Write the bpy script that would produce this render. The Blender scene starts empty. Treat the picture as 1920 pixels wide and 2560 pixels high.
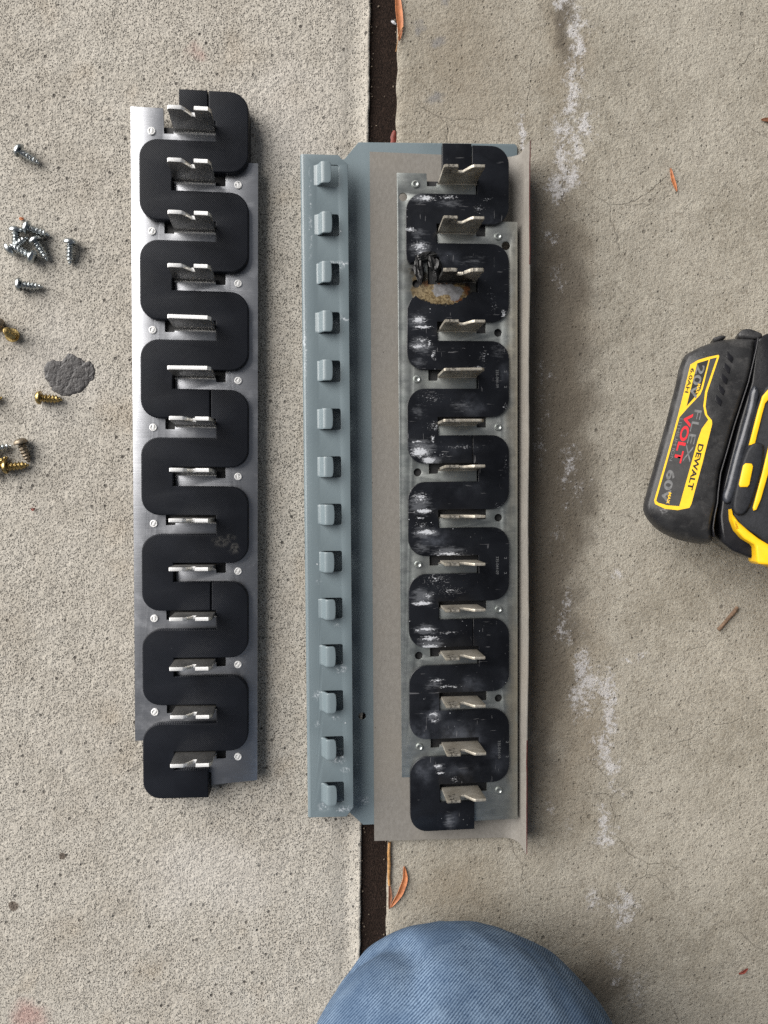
import bpy, bmesh, math, random
import numpy as np
from mathutils import Vector, Matrix, noise

random.seed(7)
S = bpy.context.scene
COL = S.collection
MM = 0.001

# ------------------------------------------------------------------ camera
F_PX, TILT_X, TILT_Y, CAM_H = 1775.0, 0.0814, -0.0503, 392.94   # photo pixels, slopes, mm
_d = Vector((TILT_X, TILT_Y, -1.0)).normalized()
ZC = -_d
XC = (Vector((1, 0, 0)) - ZC * ZC.x).normalized()
YC = ZC.cross(XC)
cam_data = bpy.data.cameras.new('camera')
cam = bpy.data.objects.new('camera', cam_data)
COL.objects.link(cam)
_m = Matrix((XC, YC, ZC)).transposed().to_4x4()
_m.translation = Vector((0, 0, CAM_H * MM))
cam.matrix_world = _m
cam_data.sensor_fit = 'VERTICAL'
cam_data.sensor_height = 32.0
cam_data.lens = F_PX / 2560.0 * 32.0
cam_data.clip_start = 0.01
cam_data.clip_end = 100.0
S.camera = cam

# ------------------------------------------------------------------ light
SUN_EL, SUN_AZ = math.radians(30), math.radians(151)       # azimuth counter-clockwise from +x
sun_dir = Vector((math.cos(SUN_EL) * math.cos(SUN_AZ), math.cos(SUN_EL) * math.sin(SUN_AZ), math.sin(SUN_EL)))
world = bpy.data.worlds.new('World')
S.world = world
world.use_nodes = True
wn, wl = world.node_tree.nodes, world.node_tree.links
wn.clear()
w_out = wn.new('ShaderNodeOutputWorld')
w_bg = wn.new('ShaderNodeBackground')
w_sky = wn.new('ShaderNodeTexSky')
w_hs = wn.new('ShaderNodeHueSaturation')
w_sky.sky_type = 'NISHITA'
w_sky.sun_disc = False
w_sky.sun_elevation = SUN_EL
w_sky.sun_rotation = math.atan2(sun_dir.x, sun_dir.y)
w_sky.air_density = 1.0
w_sky.dust_density = 4.0
w_sky.ozone_density = 1.0
w_hs.inputs['Saturation'].default_value = 0.30
w_bg.inputs['Strength'].default_value = 0.05
wl.new(w_sky.outputs[0], w_hs.inputs['Color'])
wl.new(w_hs.outputs[0], w_bg.inputs['Color'])
wl.new(w_bg.outputs[0], w_out.inputs['Surface'])
sun_data = bpy.data.lights.new('sun', 'SUN')
sun_data.energy = 5.0
sun_data.angle = math.radians(62)
sun_data.color = (1.0, 0.968, 0.925)
sun = bpy.data.objects.new('sun', sun_data)
sun.rotation_euler = sun_dir.to_track_quat('Z', 'Y').to_euler()
sun.location = sun_dir * 3
COL.objects.link(sun)
S.view_settings.view_transform = 'Standard'
S.view_settings.look = 'None'
S.view_settings.gamma = 1.0
S.view_settings.exposure = 0.27
S.view_settings.use_curve_mapping = False
S.render.engine = 'CYCLES'
S.cycles.use_denoising = False
S.cycles.denoiser = 'OPENIMAGEDENOISE'
S.cycles.denoising_input_passes = 'RGB_ALBEDO_NORMAL'
S.cycles.denoising_prefilter = 'ACCURATE'

# ------------------------------------------------------------------ geometry helpers (all in mm)
def ray_dir(px, py):
    return XC * ((px - 960) / F_PX) - YC * ((py - 1280) / F_PX) - ZC
def U(px, py, z=0.0):
    """photo pixel -> world mm on the level plane z"""
    v = ray_dir(px, py)
    return Vector((0, 0, CAM_H)) + v * ((z - CAM_H) / v.z)

def finish(me, angle=35):
    for p in me.polygons: p.use_smooth = True
    me.set_sharp_from_angle(angle=math.radians(angle))
    return me
def scale_mesh(me):
    me.transform(Matrix.Scale(MM, 4)); me.update(); return me
def raw_mesh(verts, faces, mods=(), angle=35, mats=None):
    """verts in mm, optional modifiers as (type, dict); returns an evaluated mesh in metres"""
    me = bpy.data.meshes.new('m')
    me.from_pydata([tuple(v) for v in verts], [], faces)
    me.validate()
    if mods:
        bm = bmesh.new(); bm.from_mesh(me)
        bmesh.ops.recalc_face_normals(bm, faces=bm.faces)
        bm.to_mesh(me); bm.free()
        ob = bpy.data.objects.new('t', me); COL.objects.link(ob)
        for t, kw in mods:
            m = ob.modifiers.new(t, t)
            for k, v in kw.items(): setattr(m, k, v)
        dg = bpy.context.evaluated_depsgraph_get()
        me2 = bpy.data.meshes.new_from_object(ob.evaluated_get(dg), depsgraph=dg)
        bpy.data.objects.remove(ob); me = me2
    scale_mesh(me)
    return finish(me, angle)
def flat(polys, z0, z1, bevel=0.0, res=2, angle=35, xf=None):
    """flat body with holes from closed outlines (mm), thickness z0..z1, rounded edges"""
    cu = bpy.data.curves.new('c', 'CURVE')
    cu.dimensions = '2D'; cu.fill_mode = 'BOTH'
    for pts in polys:
        sp = cu.splines.new('POLY'); sp.points.add(len(pts) - 1)
        for q, p in zip(sp.points, pts): q.co = (p[0], p[1], 0, 1)
        sp.use_cyclic_u = True
    cu.extrude = (z1 - z0) / 2 - bevel
    cu.bevel_depth = bevel; cu.bevel_resolution = res; cu.offset = -bevel
    ob = bpy.data.objects.new('t', cu); COL.objects.link(ob)
    dg = bpy.context.evaluated_depsgraph_get()
    me = bpy.data.meshes.new_from_object(ob.evaluated_get(dg), depsgraph=dg)
    bpy.data.objects.remove(ob)
    me.transform(Matrix.Translation((0, 0, (z0 + z1) / 2)))
    bm = bmesh.new(); bm.from_mesh(me)
    bmesh.ops.remove_doubles(bm, verts=bm.verts, dist=0.005)
    bm.to_mesh(me); bm.free()
    if xf is not None: me.transform(xf)
    scale_mesh(me)
    return finish(me, angle)
def rings_mesh(rings, cap0=True, cap1=True, angle=40, closed=True):
    v, f = [], []
    n = len(rings[0])
    for r in rings: v += [tuple(p) for p in r]
    for i in range(len(rings) - 1):
        for j in range(n if closed else n - 1):
            a, b = i * n + j, i * n + (j + 1) % n
            f.append((a, b, b + n, a + n))
    if cap0: f.append(tuple(reversed(range(n))))
    if cap1: f.append(tuple(range((len(rings) - 1) * n, len(rings) * n)))
    me = bpy.data.meshes.new('m'); me.from_pydata(v, [], f); me.validate()
    bm = bmesh.new(); bm.from_mesh(me); bmesh.ops.recalc_face_normals(bm, faces=bm.faces); bm.to_mesh(me); bm.free()
    scale_mesh(me)
    return finish(me, angle)
def lathe(profile, n=24):
    rings = [[(r * math.cos(2 * math.pi * k / n), r * math.sin(2 * math.pi * k / n), z) for k in range(n)] for r, z in profile]
    return rings
def join_meshes(mlist, angle=35):
    bm = bmesh.new()
    for m in mlist: bm.from_mesh(m)
    me = bpy.data.meshes.new('m'); bm.to_mesh(me); bm.free()
    return finish(me, angle)
def box(x0, x1, y0, y1, z0, z1, bevel=0.0):
    v = [(x0, y0, z0), (x1, y0, z0), (x1, y1, z0), (x0, y1, z0), (x0, y0, z1), (x1, y0, z1), (x1, y1, z1), (x0, y1, z1)]
    f = [(3, 2, 1, 0), (4, 5, 6, 7), (0, 1, 5, 4), (1, 2, 6, 5), (2, 3, 7, 6), (3, 0, 4, 7)]
    return raw_mesh(v, f, [('BEVEL', dict(width=bevel, segments=2))] if bevel else ())
def smooth_loop(pts, n=90):
    """closed Catmull-Rom through the points, resampled evenly"""
    P = [np.array(p, float) for p in pts]; out = []
    m = len(P)
    for i in range(m):
        p0, p1, p2, p3 = P[i - 1], P[i], P[(i + 1) % m], P[(i + 2) % m]
        for t in np.linspace(0, 1, 12, endpoint=False):
            out.append(0.5 * ((2 * p1) + (-p0 + p2) * t + (2 * p0 - 5 * p1 + 4 * p2 - p3) * t * t + (-p0 + 3 * p1 - 3 * p2 + p3) * t ** 3))
    out = np.array(out + [out[0]])
    d = np.concatenate([[0], np.cumsum(np.linalg.norm(np.diff(out, axis=0), axis=1))])
    s = np.linspace(0, d[-1], n, endpoint=False)
    return [(float(np.interp(t, d, out[:, 0])), float(np.interp(t, d, out[:, 1]))) for t in s]
def area2(p):
    return sum(p[i][0] * p[(i + 1) % len(p)][1] - p[(i + 1) % len(p)][0] * p[i][1] for i in range(len(p)))
def inset(pts, d):
    sgn = 1 if area2(pts) > 0 else -1
    out = []; n = len(pts)
    for i in range(n):
        a, b = Vector(pts[i - 1]), Vector(pts[(i + 1) % n])
        t = (b - a).normalized()
        nrm = Vector((-t.y, t.x)) * sgn
        out.append((pts[i][0] + nrm.x * d, pts[i][1] + nrm.y * d))
    return out
def arc(cx, cy, r, a0, a1, n=9):
    return [(cx + r * math.cos(math.radians(a0 + (a1 - a0) * k / (n - 1))), cy + r * math.sin(math.radians(a0 + (a1 - a0) * k / (n - 1)))) for k in range(n)]
def circle(cx, cy, r, n=20):
    return [(cx + r * math.cos(2 * math.pi * k / n), cy + r * math.sin(2 * math.pi * k / n)) for k in range(n)]
def rrect(x0, x1, y0, y1, r, n=4):
    return arc(x1 - r, y1 - r, r, 0, 90, n) + arc(x0 + r, y1 - r, r, 90, 180, n) + arc(x0 + r, y0 + r, r, 180, 270, n) + arc(x1 - r, y0 + r, r, 270, 360, n)

def add(name, me, mat, parent=None, loc=(0, 0, 0), rot=(0, 0, 0)):
    o = bpy.data.objects.new(name, me)
    COL.objects.link(o)
    if mat is not None and me is not None:
        mats = mat if isinstance(mat, (list, tuple)) else [mat]
        if not len(me.materials):
            for m in mats: me.materials.append(m)
        elif me.materials[0] is None:
            for k, m in enumerate(mats):
                if k < len(me.materials): me.materials[k] = m
                else: me.materials.append(m)
    o.location = (loc[0] * MM, loc[1] * MM, loc[2] * MM)
    o.rotation_euler = rot
    if parent is not None: o.parent = parent
    return o
def empty(name, loc=(0, 0, 0), rz=0.0):
    o = bpy.data.objects.new(name, None); COL.objects.link(o)
    o.location = (loc[0] * MM, loc[1] * MM, loc[2] * MM); o.rotation_euler = (0, 0, rz)
    o.empty_display_size = 0.02
    return o
def tag(o, label=None, cat=None, group=None, kind=None):
    if label: o['label'] = label
    if cat: o['category'] = cat
    if group: o['group'] = group
    if kind: o['kind'] = kind
    return o

# ------------------------------------------------------------------ material helper
class Mat:
    def __init__(s, name):
        s.m = bpy.data.materials.new(name); s.m.use_nodes = True
        s.nt = s.m.node_tree; s.nt.nodes.clear()
        s.out = s.nt.nodes.new('ShaderNodeOutputMaterial')
        s.b = s.nt.nodes.new('ShaderNodeBsdfPrincipled')
        s.nt.links.new(s.b.outputs[0], s.out.inputs[0])
        tc = s.nt.nodes.new('ShaderNodeTexCoord')
        s.co = s.vm('SCALE', tc.outputs['Object'], scale=1000.0)
    def lk(s, v, sock):
        if v is None: return
        if isinstance(v, bpy.types.NodeSocket): s.nt.links.new(v, sock)
        elif isinstance(v, (tuple, list)):
            if sock.type == 'RGBA' and len(v) == 3: v = (*v, 1)
            sock.default_value = v
        else: sock.default_value = v
    def vm(s, op, a, b=None, scale=None):
        n = s.nt.nodes.new('ShaderNodeVectorMath'); n.operation = op
        s.lk(a, n.inputs[0])
        if b is not None: s.lk(b, n.inputs[1])
        if scale is not None: s.lk(scale, n.inputs[3])
        return n.outputs['Value'] if op in ('LENGTH', 'DOT_PRODUCT', 'DISTANCE') else n.outputs['Vector']
    def ma(s, op, a, b=None, c=None, clamp=False):
        n = s.nt.nodes.new('ShaderNodeMath'); n.operation = op; n.use_clamp = clamp
        s.lk(a, n.inputs[0])
        if b is not None: s.lk(b, n.inputs[1])
        if c is not None: s.lk(c, n.inputs[2])
        return n.outputs[0]
    def noise(s, size, detail=3.0, rough=0.55, stretch=None, off=0.0, dist=0.0, co=None):
        n = s.nt.nodes.new('ShaderNodeTexNoise')
        co = co or s.co
        v = s.vm('MULTIPLY', co, stretch) if stretch else co
        if off: v = s.vm('ADD', v, (off, off * 1.7, off * .3))
        s.nt.links.new(v, n.inputs['Vector'])
        n.inputs['Scale'].default_value = 1.0 / size
        n.inputs['Detail'].default_value = detail
        n.inputs['Roughness'].default_value = rough
        n.inputs['Distortion'].default_value = dist
        return n.outputs['Fac']
    def voro(s, size, feature='F1', co=None, rand=1.0):
        n = s.nt.nodes.new('ShaderNodeTexVoronoi'); n.feature = feature
        s.nt.links.new(co or s.co, n.inputs['Vector'])
        n.inputs['Scale'].default_value = 1.0 / size
        n.inputs['Randomness'].default_value = rand
        return n.outputs['Distance'], (n.outputs['Color'] if feature == 'F1' else None)
    def rng(s, v, a, b, c=0.0, d=1.0, smooth=True):
        n = s.nt.nodes.new('ShaderNodeMapRange')
        n.interpolation_type = 'SMOOTHSTEP' if smooth else 'LINEAR'
        s.lk(v, n.inputs[0])
        for k, x in zip((1, 2, 3, 4), (a, b, c, d)): n.inputs[k].default_value = x
        return n.outputs[0]
    def mix(s, f, a, b, mode='MIX'):
        n = s.nt.nodes.new('ShaderNodeMix'); n.data_type = 'RGBA'; n.blend_type = mode
        s.lk(f, n.inputs[0]); s.lk(a, n.inputs[6]); s.lk(b, n.inputs[7])
        return n.outputs[2]
    def sep(s, v):
        n = s.nt.nodes.new('ShaderNodeSeparateXYZ'); s.lk(v, n.inputs[0]); return n.outputs
    def spots(s, lst, warp=None):
        """soft elliptical patches: (x, y, rx, ry[, strength]) in mm -> 0..1"""
        co = s.co
        if warp is not None: co = s.vm('ADD', co, warp)
        acc = None
        for q in lst:
            x, y, rx, ry = q[:4]; k = q[4] if len(q) > 4 else 1.0
            v = s.vm('MULTIPLY', s.vm('SUBTRACT', co, (x, y, 0)), (1 / rx, 1 / ry, 0))
            d = s.ma('SUBTRACT', 1.0, s.vm('LENGTH', v), clamp=True)
            if k != 1.0: d = s.ma('MULTIPLY', d, k)
            acc = d if acc is None else s.ma('MAXIMUM', acc, d)
        return acc
    def warp(s, size, amp, detail=2.0):
        n = s.nt.nodes.new('ShaderNodeTexNoise')
        s.nt.links.new(s.co, n.inputs['Vector'])
        n.inputs['Scale'].default_value = 1.0 / size; n.inputs['Detail'].default_value = detail
        return s.vm('SCALE', s.vm('SUBTRACT', n.outputs['Color'], (.5, .5, .5)), scale=amp * 2)
    def bump(s, h, dist_mm, strength=1.0, prev=None):
        n = s.nt.nodes.new('ShaderNodeBump')
        n.inputs['Strength'].default_value = strength
        n.inputs['Distance'].default_value = dist_mm * MM
        s.lk(h, n.inputs['Height'])
        if prev is not None: s.nt.links.new(prev, n.inputs['Normal'])
        return n.outputs[0]
    def set(s, col=None, rough=None, metal=None, nrm=None, spec=None, coat=None):
        I = s.b.inputs
        if col is not None: s.lk(col, I['Base Color'])
        if rough is not None: s.lk(rough, I['Roughness'])
        if metal is not None: s.lk(metal, I['Metallic'])
        if spec is not None: s.lk(spec, I['Specular IOR Level'])
        if coat is not None: s.lk(coat, I['Coat Weight'])
        if nrm is not None: s.lk(nrm, I['Normal'])
        return s.m

def mat_concrete_left():
    m = Mat('speckled_concrete')
    big = m.noise(70, 3); mid = m.noise(14, 3, off=5); fine = m.noise(.85, 4, .75); grit = m.noise(.55, 2, .7, off=3)
    c = m.mix(m.rng(big, .3, .7), (.415, .38, .325), (.485, .455, .40))
    c = m.mix(m.rng(mid, .35, .7, 0, .55), c, (.54, .507, .45))
    c = m.mix(m.rng(fine, .45, .75, 0, .65), c, (.65, .615, .55))
    c = m.mix(m.rng(grit, .50, .3, 0, .5), c, (.22, .19, .155))
    patch = m.noise(28, 4, .6, off=61)
    d1, k1 = m.voro(1.3)
    pit1 = m.ma('MULTIPLY', m.rng(d1, .34, .10), m.rng(m.ma('ADD', m.sep(k1)[0], m.ma('MULTIPLY', m.ma('SUBTRACT', patch, .5), .8)), .535, .585))
    d2, k2 = m.voro(5.2)
    pit2 = m.ma('MULTIPLY', m.rng(d2, .20, .11), m.rng(m.sep(k2)[1], .62, .66))
    d3, k3 = m.voro(.9)
    pit3 = m.ma('MULTIPLY', m.rng(d3, .42, .25), m.rng(m.sep(k3)[2], .60, .64))
    pits = m.ma('MAXIMUM', m.ma('MAXIMUM', pit1, pit2), m.ma('MULTIPLY', pit3, .7))
    c = m.mix(m.ma('MULTIPLY', pits, m.rng(patch, .3, .7, .62, .95)), c, (.052, .045, .040))
    # stains: brown drips, a pink bloom, rusty tints
    w = m.warp(4, 1.2)
    P = lambda x, y: tuple(U(x, y))[:2]
    drip = m.rng(m.spots([(*P(33, 2266), 3.4, 3.4), (*P(155, 2140), 2.4, 2.1)], w), .05, .3)
    c = m.mix(m.ma('MULTIPLY', drip, .85), c, (.10, .075, .058))
    pink = m.rng(m.spots([(*P(70, 2540), 14, 13), (*P(490, 135), 7, 6, .6)], m.warp(9, 6)), 0, .9, 0, .55)
    c = m.mix(pink, c, (.40, .20, .18))
    ochre = m.rng(m.noise(38, 2, off=20), .58, .78, 0, .28)
    c = m.mix(ochre, c, (.36, .27, .17))
    pale = m.rng(m.spots([(*P(520, 2190), 60, 40), (*P(120, 900), 40, 60), (*P(700, 300), 50, 60)], m.warp(30, 22)), .1, .9, 0, .4)
    c = m.mix(pale, c, (.60, .57, .53))
    h = m.ma('SUBTRACT', m.ma('ADD', m.ma('MULTIPLY', m.noise(2.6, 4, .62, off=9), 1.0), m.ma('MULTIPLY', fine, .35)), m.ma('MULTIPLY', pits, .55))
    n1 = m.bump(h, 1.05, 1.0)
    n2 = m.bump(m.noise(11, 2, off=4), 1.6, .7, n1)
    return m.set(c, .92, 0, n2, .25)
def mat_concrete_right():
    m = Mat('stained_concrete')
    big = m.noise(60, 3, off=2); mid = m.noise(10, 4, .6, off=7); fine = m.noise(.95, 4, .75)
    grit = m.noise(.6, 2, .7, off=3)
    c = m.mix(m.rng(big, .3, .7), (.295, .268, .218), (.405, .375, .318))
    c = m.mix(m.rng(mid, .40, .72, 0, .6), c, (.45, .42, .355))
    c = m.mix(m.rng(fine, .46, .72, 0, .7), c, (.56, .53, .46))
    rel = m.noise(1.7, 3, .6, off=9)
    c = m.mix(m.rng(rel, .47, .30, 0, .55), c, (.15, .125, .095))
    c = m.mix(m.rng(grit, .49, .30, 0, .65), c, (.15, .128, .10))
    d2, k2 = m.voro(3.4)
    pit2 = m.ma('MULTIPLY', m.rng(d2, .23, .10), m.rng(m.sep(k2)[1], .66, .70))
    d1, k1 = m.voro(1.3)
    pit1 = m.ma('MULTIPLY', m.rng(d1, .30, .15), m.rng(m.sep(k1)[0], .74, .78))
    d4, k4 = m.voro(13)
    pit4 = m.ma('MULTIPLY', m.rng(d4, .115, .055), m.rng(m.sep(k4)[0], .6, .64))
    pits = m.ma('MAXIMUM', m.ma('MAXIMUM', pit1, pit2), pit4)
    c = m.mix(m.ma('MULTIPLY', pits, .55), c, (.07, .06, .05))
    P = lambda x, y: tuple(U(x, y))[:2]
    # tannin-brown damp band by the joint and along the white bloom
    brown = m.rng(m.spots([(*P(1150, 150), 70, 110, .8), (*P(1400, 1000), 26, 230), (*P(1420, 1800), 34, 130), (*P(1130, 2220), 60, 50, .8),
                           (*P(1400, 120), 20, 60), (*P(1500, 2350), 50, 60, .6)], m.warp(35, 26)), .05, .9, 0, .55)
    c = m.mix(brown, c, (.215, .175, .125))
    dark = m.rng(m.spots([(*P(1380, 1050), 38, 200, 1.1), (*P(1365, 1500), 32, 130, 1.1), (*P(1400, 720), 30, 70, 1.1), (*P(1430, 1250), 24, 70), (*P(1350, 1850), 22, 60, .8), (*P(1490, 2480), 40, 26), (*P(1408, 60), 9, 26)], m.warp(16, 13, 3)), .05, .8, 0, .78)  # damp stain, with the paper wall's shadow painted into its colour
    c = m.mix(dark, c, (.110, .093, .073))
    # white lime bloom, broken up by noise
    bl = [(1415, 5, 9, 5), (1440, 75, 8, 11), (1448, 110, 6, 6), (1432, 180, 7, 12), (1430, 235, 9, 10), (1435, 270, 6, 5), (1462, 312, 9, 6), (1402, 325, 8, 9), (1440, 360, 6, 5),
          (1412, 400, 10, 8), (1430, 440, 7, 7), (1392, 465, 9, 8), (1378, 600, 8, 7, .7), (1395, 700, 6, 10, .55), (1304, 335, 4, 10),
          (1360, 970, 6, 14, .5), (1352, 1110, 6, 14, .6), (1420, 1160, 8, 16, .6), (1440, 1230, 10, 12, .45), (1400, 1330, 7, 16, .4), (1545, 1432, 3, 4, .8), (1420, 1520, 6, 14, .7), (1412, 1585, 6, 7, .7), (1452, 1665, 7, 12), (1475, 1705, 13, 7), (1450, 1745, 8, 10),
          (1518, 1745, 6, 15), (1525, 1790, 7, 12), (1505, 1862, 9, 9), (1532, 1915, 7, 6), (1535, 1972, 5, 4, .8), (1510, 2060, 7, 10), (1512, 2095, 11, 6), (1425, 2060, 4, 6, .7), (1480, 2250, 9, 5, .9),
          (1560, 2260, 10, 10, .9), (1562, 2295, 7, 7), (1548, 2400, 7, 9, .7), (1540, 2455, 4, 4, .7), (1590, 2490, 8, 16, .6), (1570, 1650, 8, 3, .8), (1600, 1640, 5, 4, .7), (1378, 2010, 4, 8, .6), (1420, 2050, 4, 8, .5)]
    lst = []
    for q in bl: lst.append((*P(q[0], q[1]), q[2] * 1.3, q[3] * 1.9, q[4] if len(q) > 4 else 1.0))
    sp = m.spots(lst, m.warp(9, 9, 4))
    bn = m.ma('ADD', sp, m.ma('ADD', m.ma('MULTIPLY', m.ma('SUBTRACT', m.noise(6.5, 5, .72, off=30), .5), 1.5), m.ma('MULTIPLY', m.ma('SUBTRACT', m.noise(1.0, 3, .8, off=37), .5), 1.3)))
    bn = m.ma('ADD', bn, m.ma('MULTIPLY', m.ma('SUBTRACT', rel, .5), 1.6))
    bloom = m.rng(bn, .42, .95)
    bloom = m.ma('MULTIPLY', bloom, m.rng(sp, .0, .15))
    c = m.mix(m.ma('MULTIPLY', bloom, .66), c, (.62, .61, .62))
    grey = m.rng(m.spots([(*P(1045, 70), 5, 6), (*P(1090, 100), 6, 5), (*P(1110, 5), 5, 5), (*P(1085, 240), 7, 7)], m.warp(6, 7, 4)), .1, .9, 0, .45)
    c = m.mix(grey, c, (.16, .17, .20))
    # hairline cracks
    dcr, _ = m.voro(55, 'DISTANCE_TO_EDGE', co=m.vm('ADD', m.co, m.warp(14, 5, 4)))
    crack = m.ma('MULTIPLY', m.rng(dcr, .006, .001), m.rng(m.noise(40, 1, off=44), .50, .60))
    c = m.mix(m.ma('MULTIPLY', crack, .32), c, (.09, .075, .06))
    h = m.ma('SUBTRACT', m.ma('ADD', m.ma('MULTIPLY', m.noise(4.0, 3, .6, off=19), .7), m.ma('ADD', m.ma('MULTIPLY', rel, .8), m.ma('MULTIPLY', fine, .55))), m.ma('ADD', m.ma('MULTIPLY', pits, .5), m.ma('MULTIPLY', crack, .3)))
    n1 = m.bump(h, .85, 1.0)
    n2 = m.bump(m.noise(16, 2, off=4), 1.5, .6, n1)
    return m.set(c, .93, 0, n2, .22)
def mat_fibre():
    m = Mat('joint_fibre')
    n = m.noise(.7, 4, .7, stretch=(1.6, .55, 1))
    c = m.mix(m.rng(n, .35, .75), (.010, .0068, .0055), (.060, .038, .029))
    lint = m.rng(m.noise(.9, 2, .8, stretch=(1, .6, 1), off=8), .735, .79)
    c = m.mix(m.ma('MULTIPLY', lint, .75), c, (.28, .22, .19))
    return m.set(c, .95, 0, m.bump(n, 1.0, 1), .15)
def mat_brushed():
    m = Mat('brushed_aluminium')
    n = m.noise(1.6, 3, .6, stretch=(.10, 2.2, 1)); big = m.noise(16, 3, stretch=(.6, 1, 1))
    c = m.mix(m.rng(big, .3, .7), (.38, .39, .415), (.46, .47, .495))
    c = m.mix(m.rng(n, .3, .7, 0, .30), c, (.34, .345, .36))
    scr = m.rng(m.noise(2.2, 3, .7, stretch=(.35, 3.2, 1), off=50), .735, .77)
    c = m.mix(m.ma('MULTIPLY', scr, .6), c, (.85, .85, .86))
    smear = m.rng(m.noise(9, 3, off=12), .45, .75)
    return m.set(c, m.rng(smear, 0, 1, .38, .46), 1.0, m.bump(n, .05, .5))
def mat_cut():
    m = Mat('cut_aluminium')
    n = m.noise(.9, 3, .7, stretch=(3, 1, 1))
    c = m.mix(m.rng(n, .3, .7), (.74, .74, .74), (.92, .92, .91))
    return m.set(c, .45, .15, m.bump(n, .15, .8))
def mat_fin_new():
    m = Mat('milled_aluminium')
    n = m.noise(1.2, 3, .6, stretch=(2.5, 1, .12))
    c = m.mix(m.rng(n, .3, .7), (.50, .49, .47), (.62, .61, .59))
    # saw-cut top edges read white
    geo = m.nt.nodes.new('ShaderNodeNewGeometry')
    return m.set(c, .40, 1.0, m.bump(n, .02, .4))
def mat_print():
    m = Mat('printed_black_plastic')
    x = m.sep(m.co)
    ph = m.ma('MULTIPLY', m.ma('ADD', m.ma('ADD', x[0], x[1]), m.ma('MULTIPLY', m.noise(2.5, 2), .35)), 2 * math.pi / (.85 * 1.414))
    ln = m.ma('MULTIPLY', m.ma('ADD', m.ma('SINE', ph), 1.0), .5)
    vis = m.rng(m.noise(26, 2, off=3), .35, .65, .35, 1.0)
    h = m.ma('ADD', m.ma('MULTIPLY', ln, vis), m.ma('MULTIPLY', m.noise(.8, 2, .6), .5))
    c = m.mix(m.rng(m.noise(18, 3), .3, .7), (.0052, .0062, .0092), (.0080, .0094, .0135))
    c = m.mix(m.ma('MULTIPLY', m.ma('MULTIPLY', ln, vis), m.rng(m.sep(m.co)[1], -330, -120, .42, .2)), c, (.027, .030, .038))  # print lines coloured paler down the lower loops, painting the light they catch
    # a scuff on the corner of the tenth bend
    scuff = m.ma('MULTIPLY', m.rng(m.spots([(36, -212.5, 7, 4.2), (43, -216, 4, 4.5), (40, -210, 6, 2.5, .8)], m.warp(3, 2)), .12, .75), m.rng(m.noise(1.3, 3, .8, off=9), .42, .62))
    c = m.mix(m.ma('MULTIPLY', scuff, .26), c, (.24, .23, .21))
    lint = m.rng(m.noise(1.7, 2, .8, off=70), .80, .83)
    c = m.mix(m.ma('MULTIPLY', lint, .6), c, (.4, .4, .4))
    return m.set(c, .46, 0, m.bump(h, .12, .85), .16)
def mat_black_base():
    m = Mat('black_insulator_underside')
    return m.set((.010, .010, .011), .55, 0, m.bump(m.noise(.8, 2), .1, .5), .4)
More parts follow.
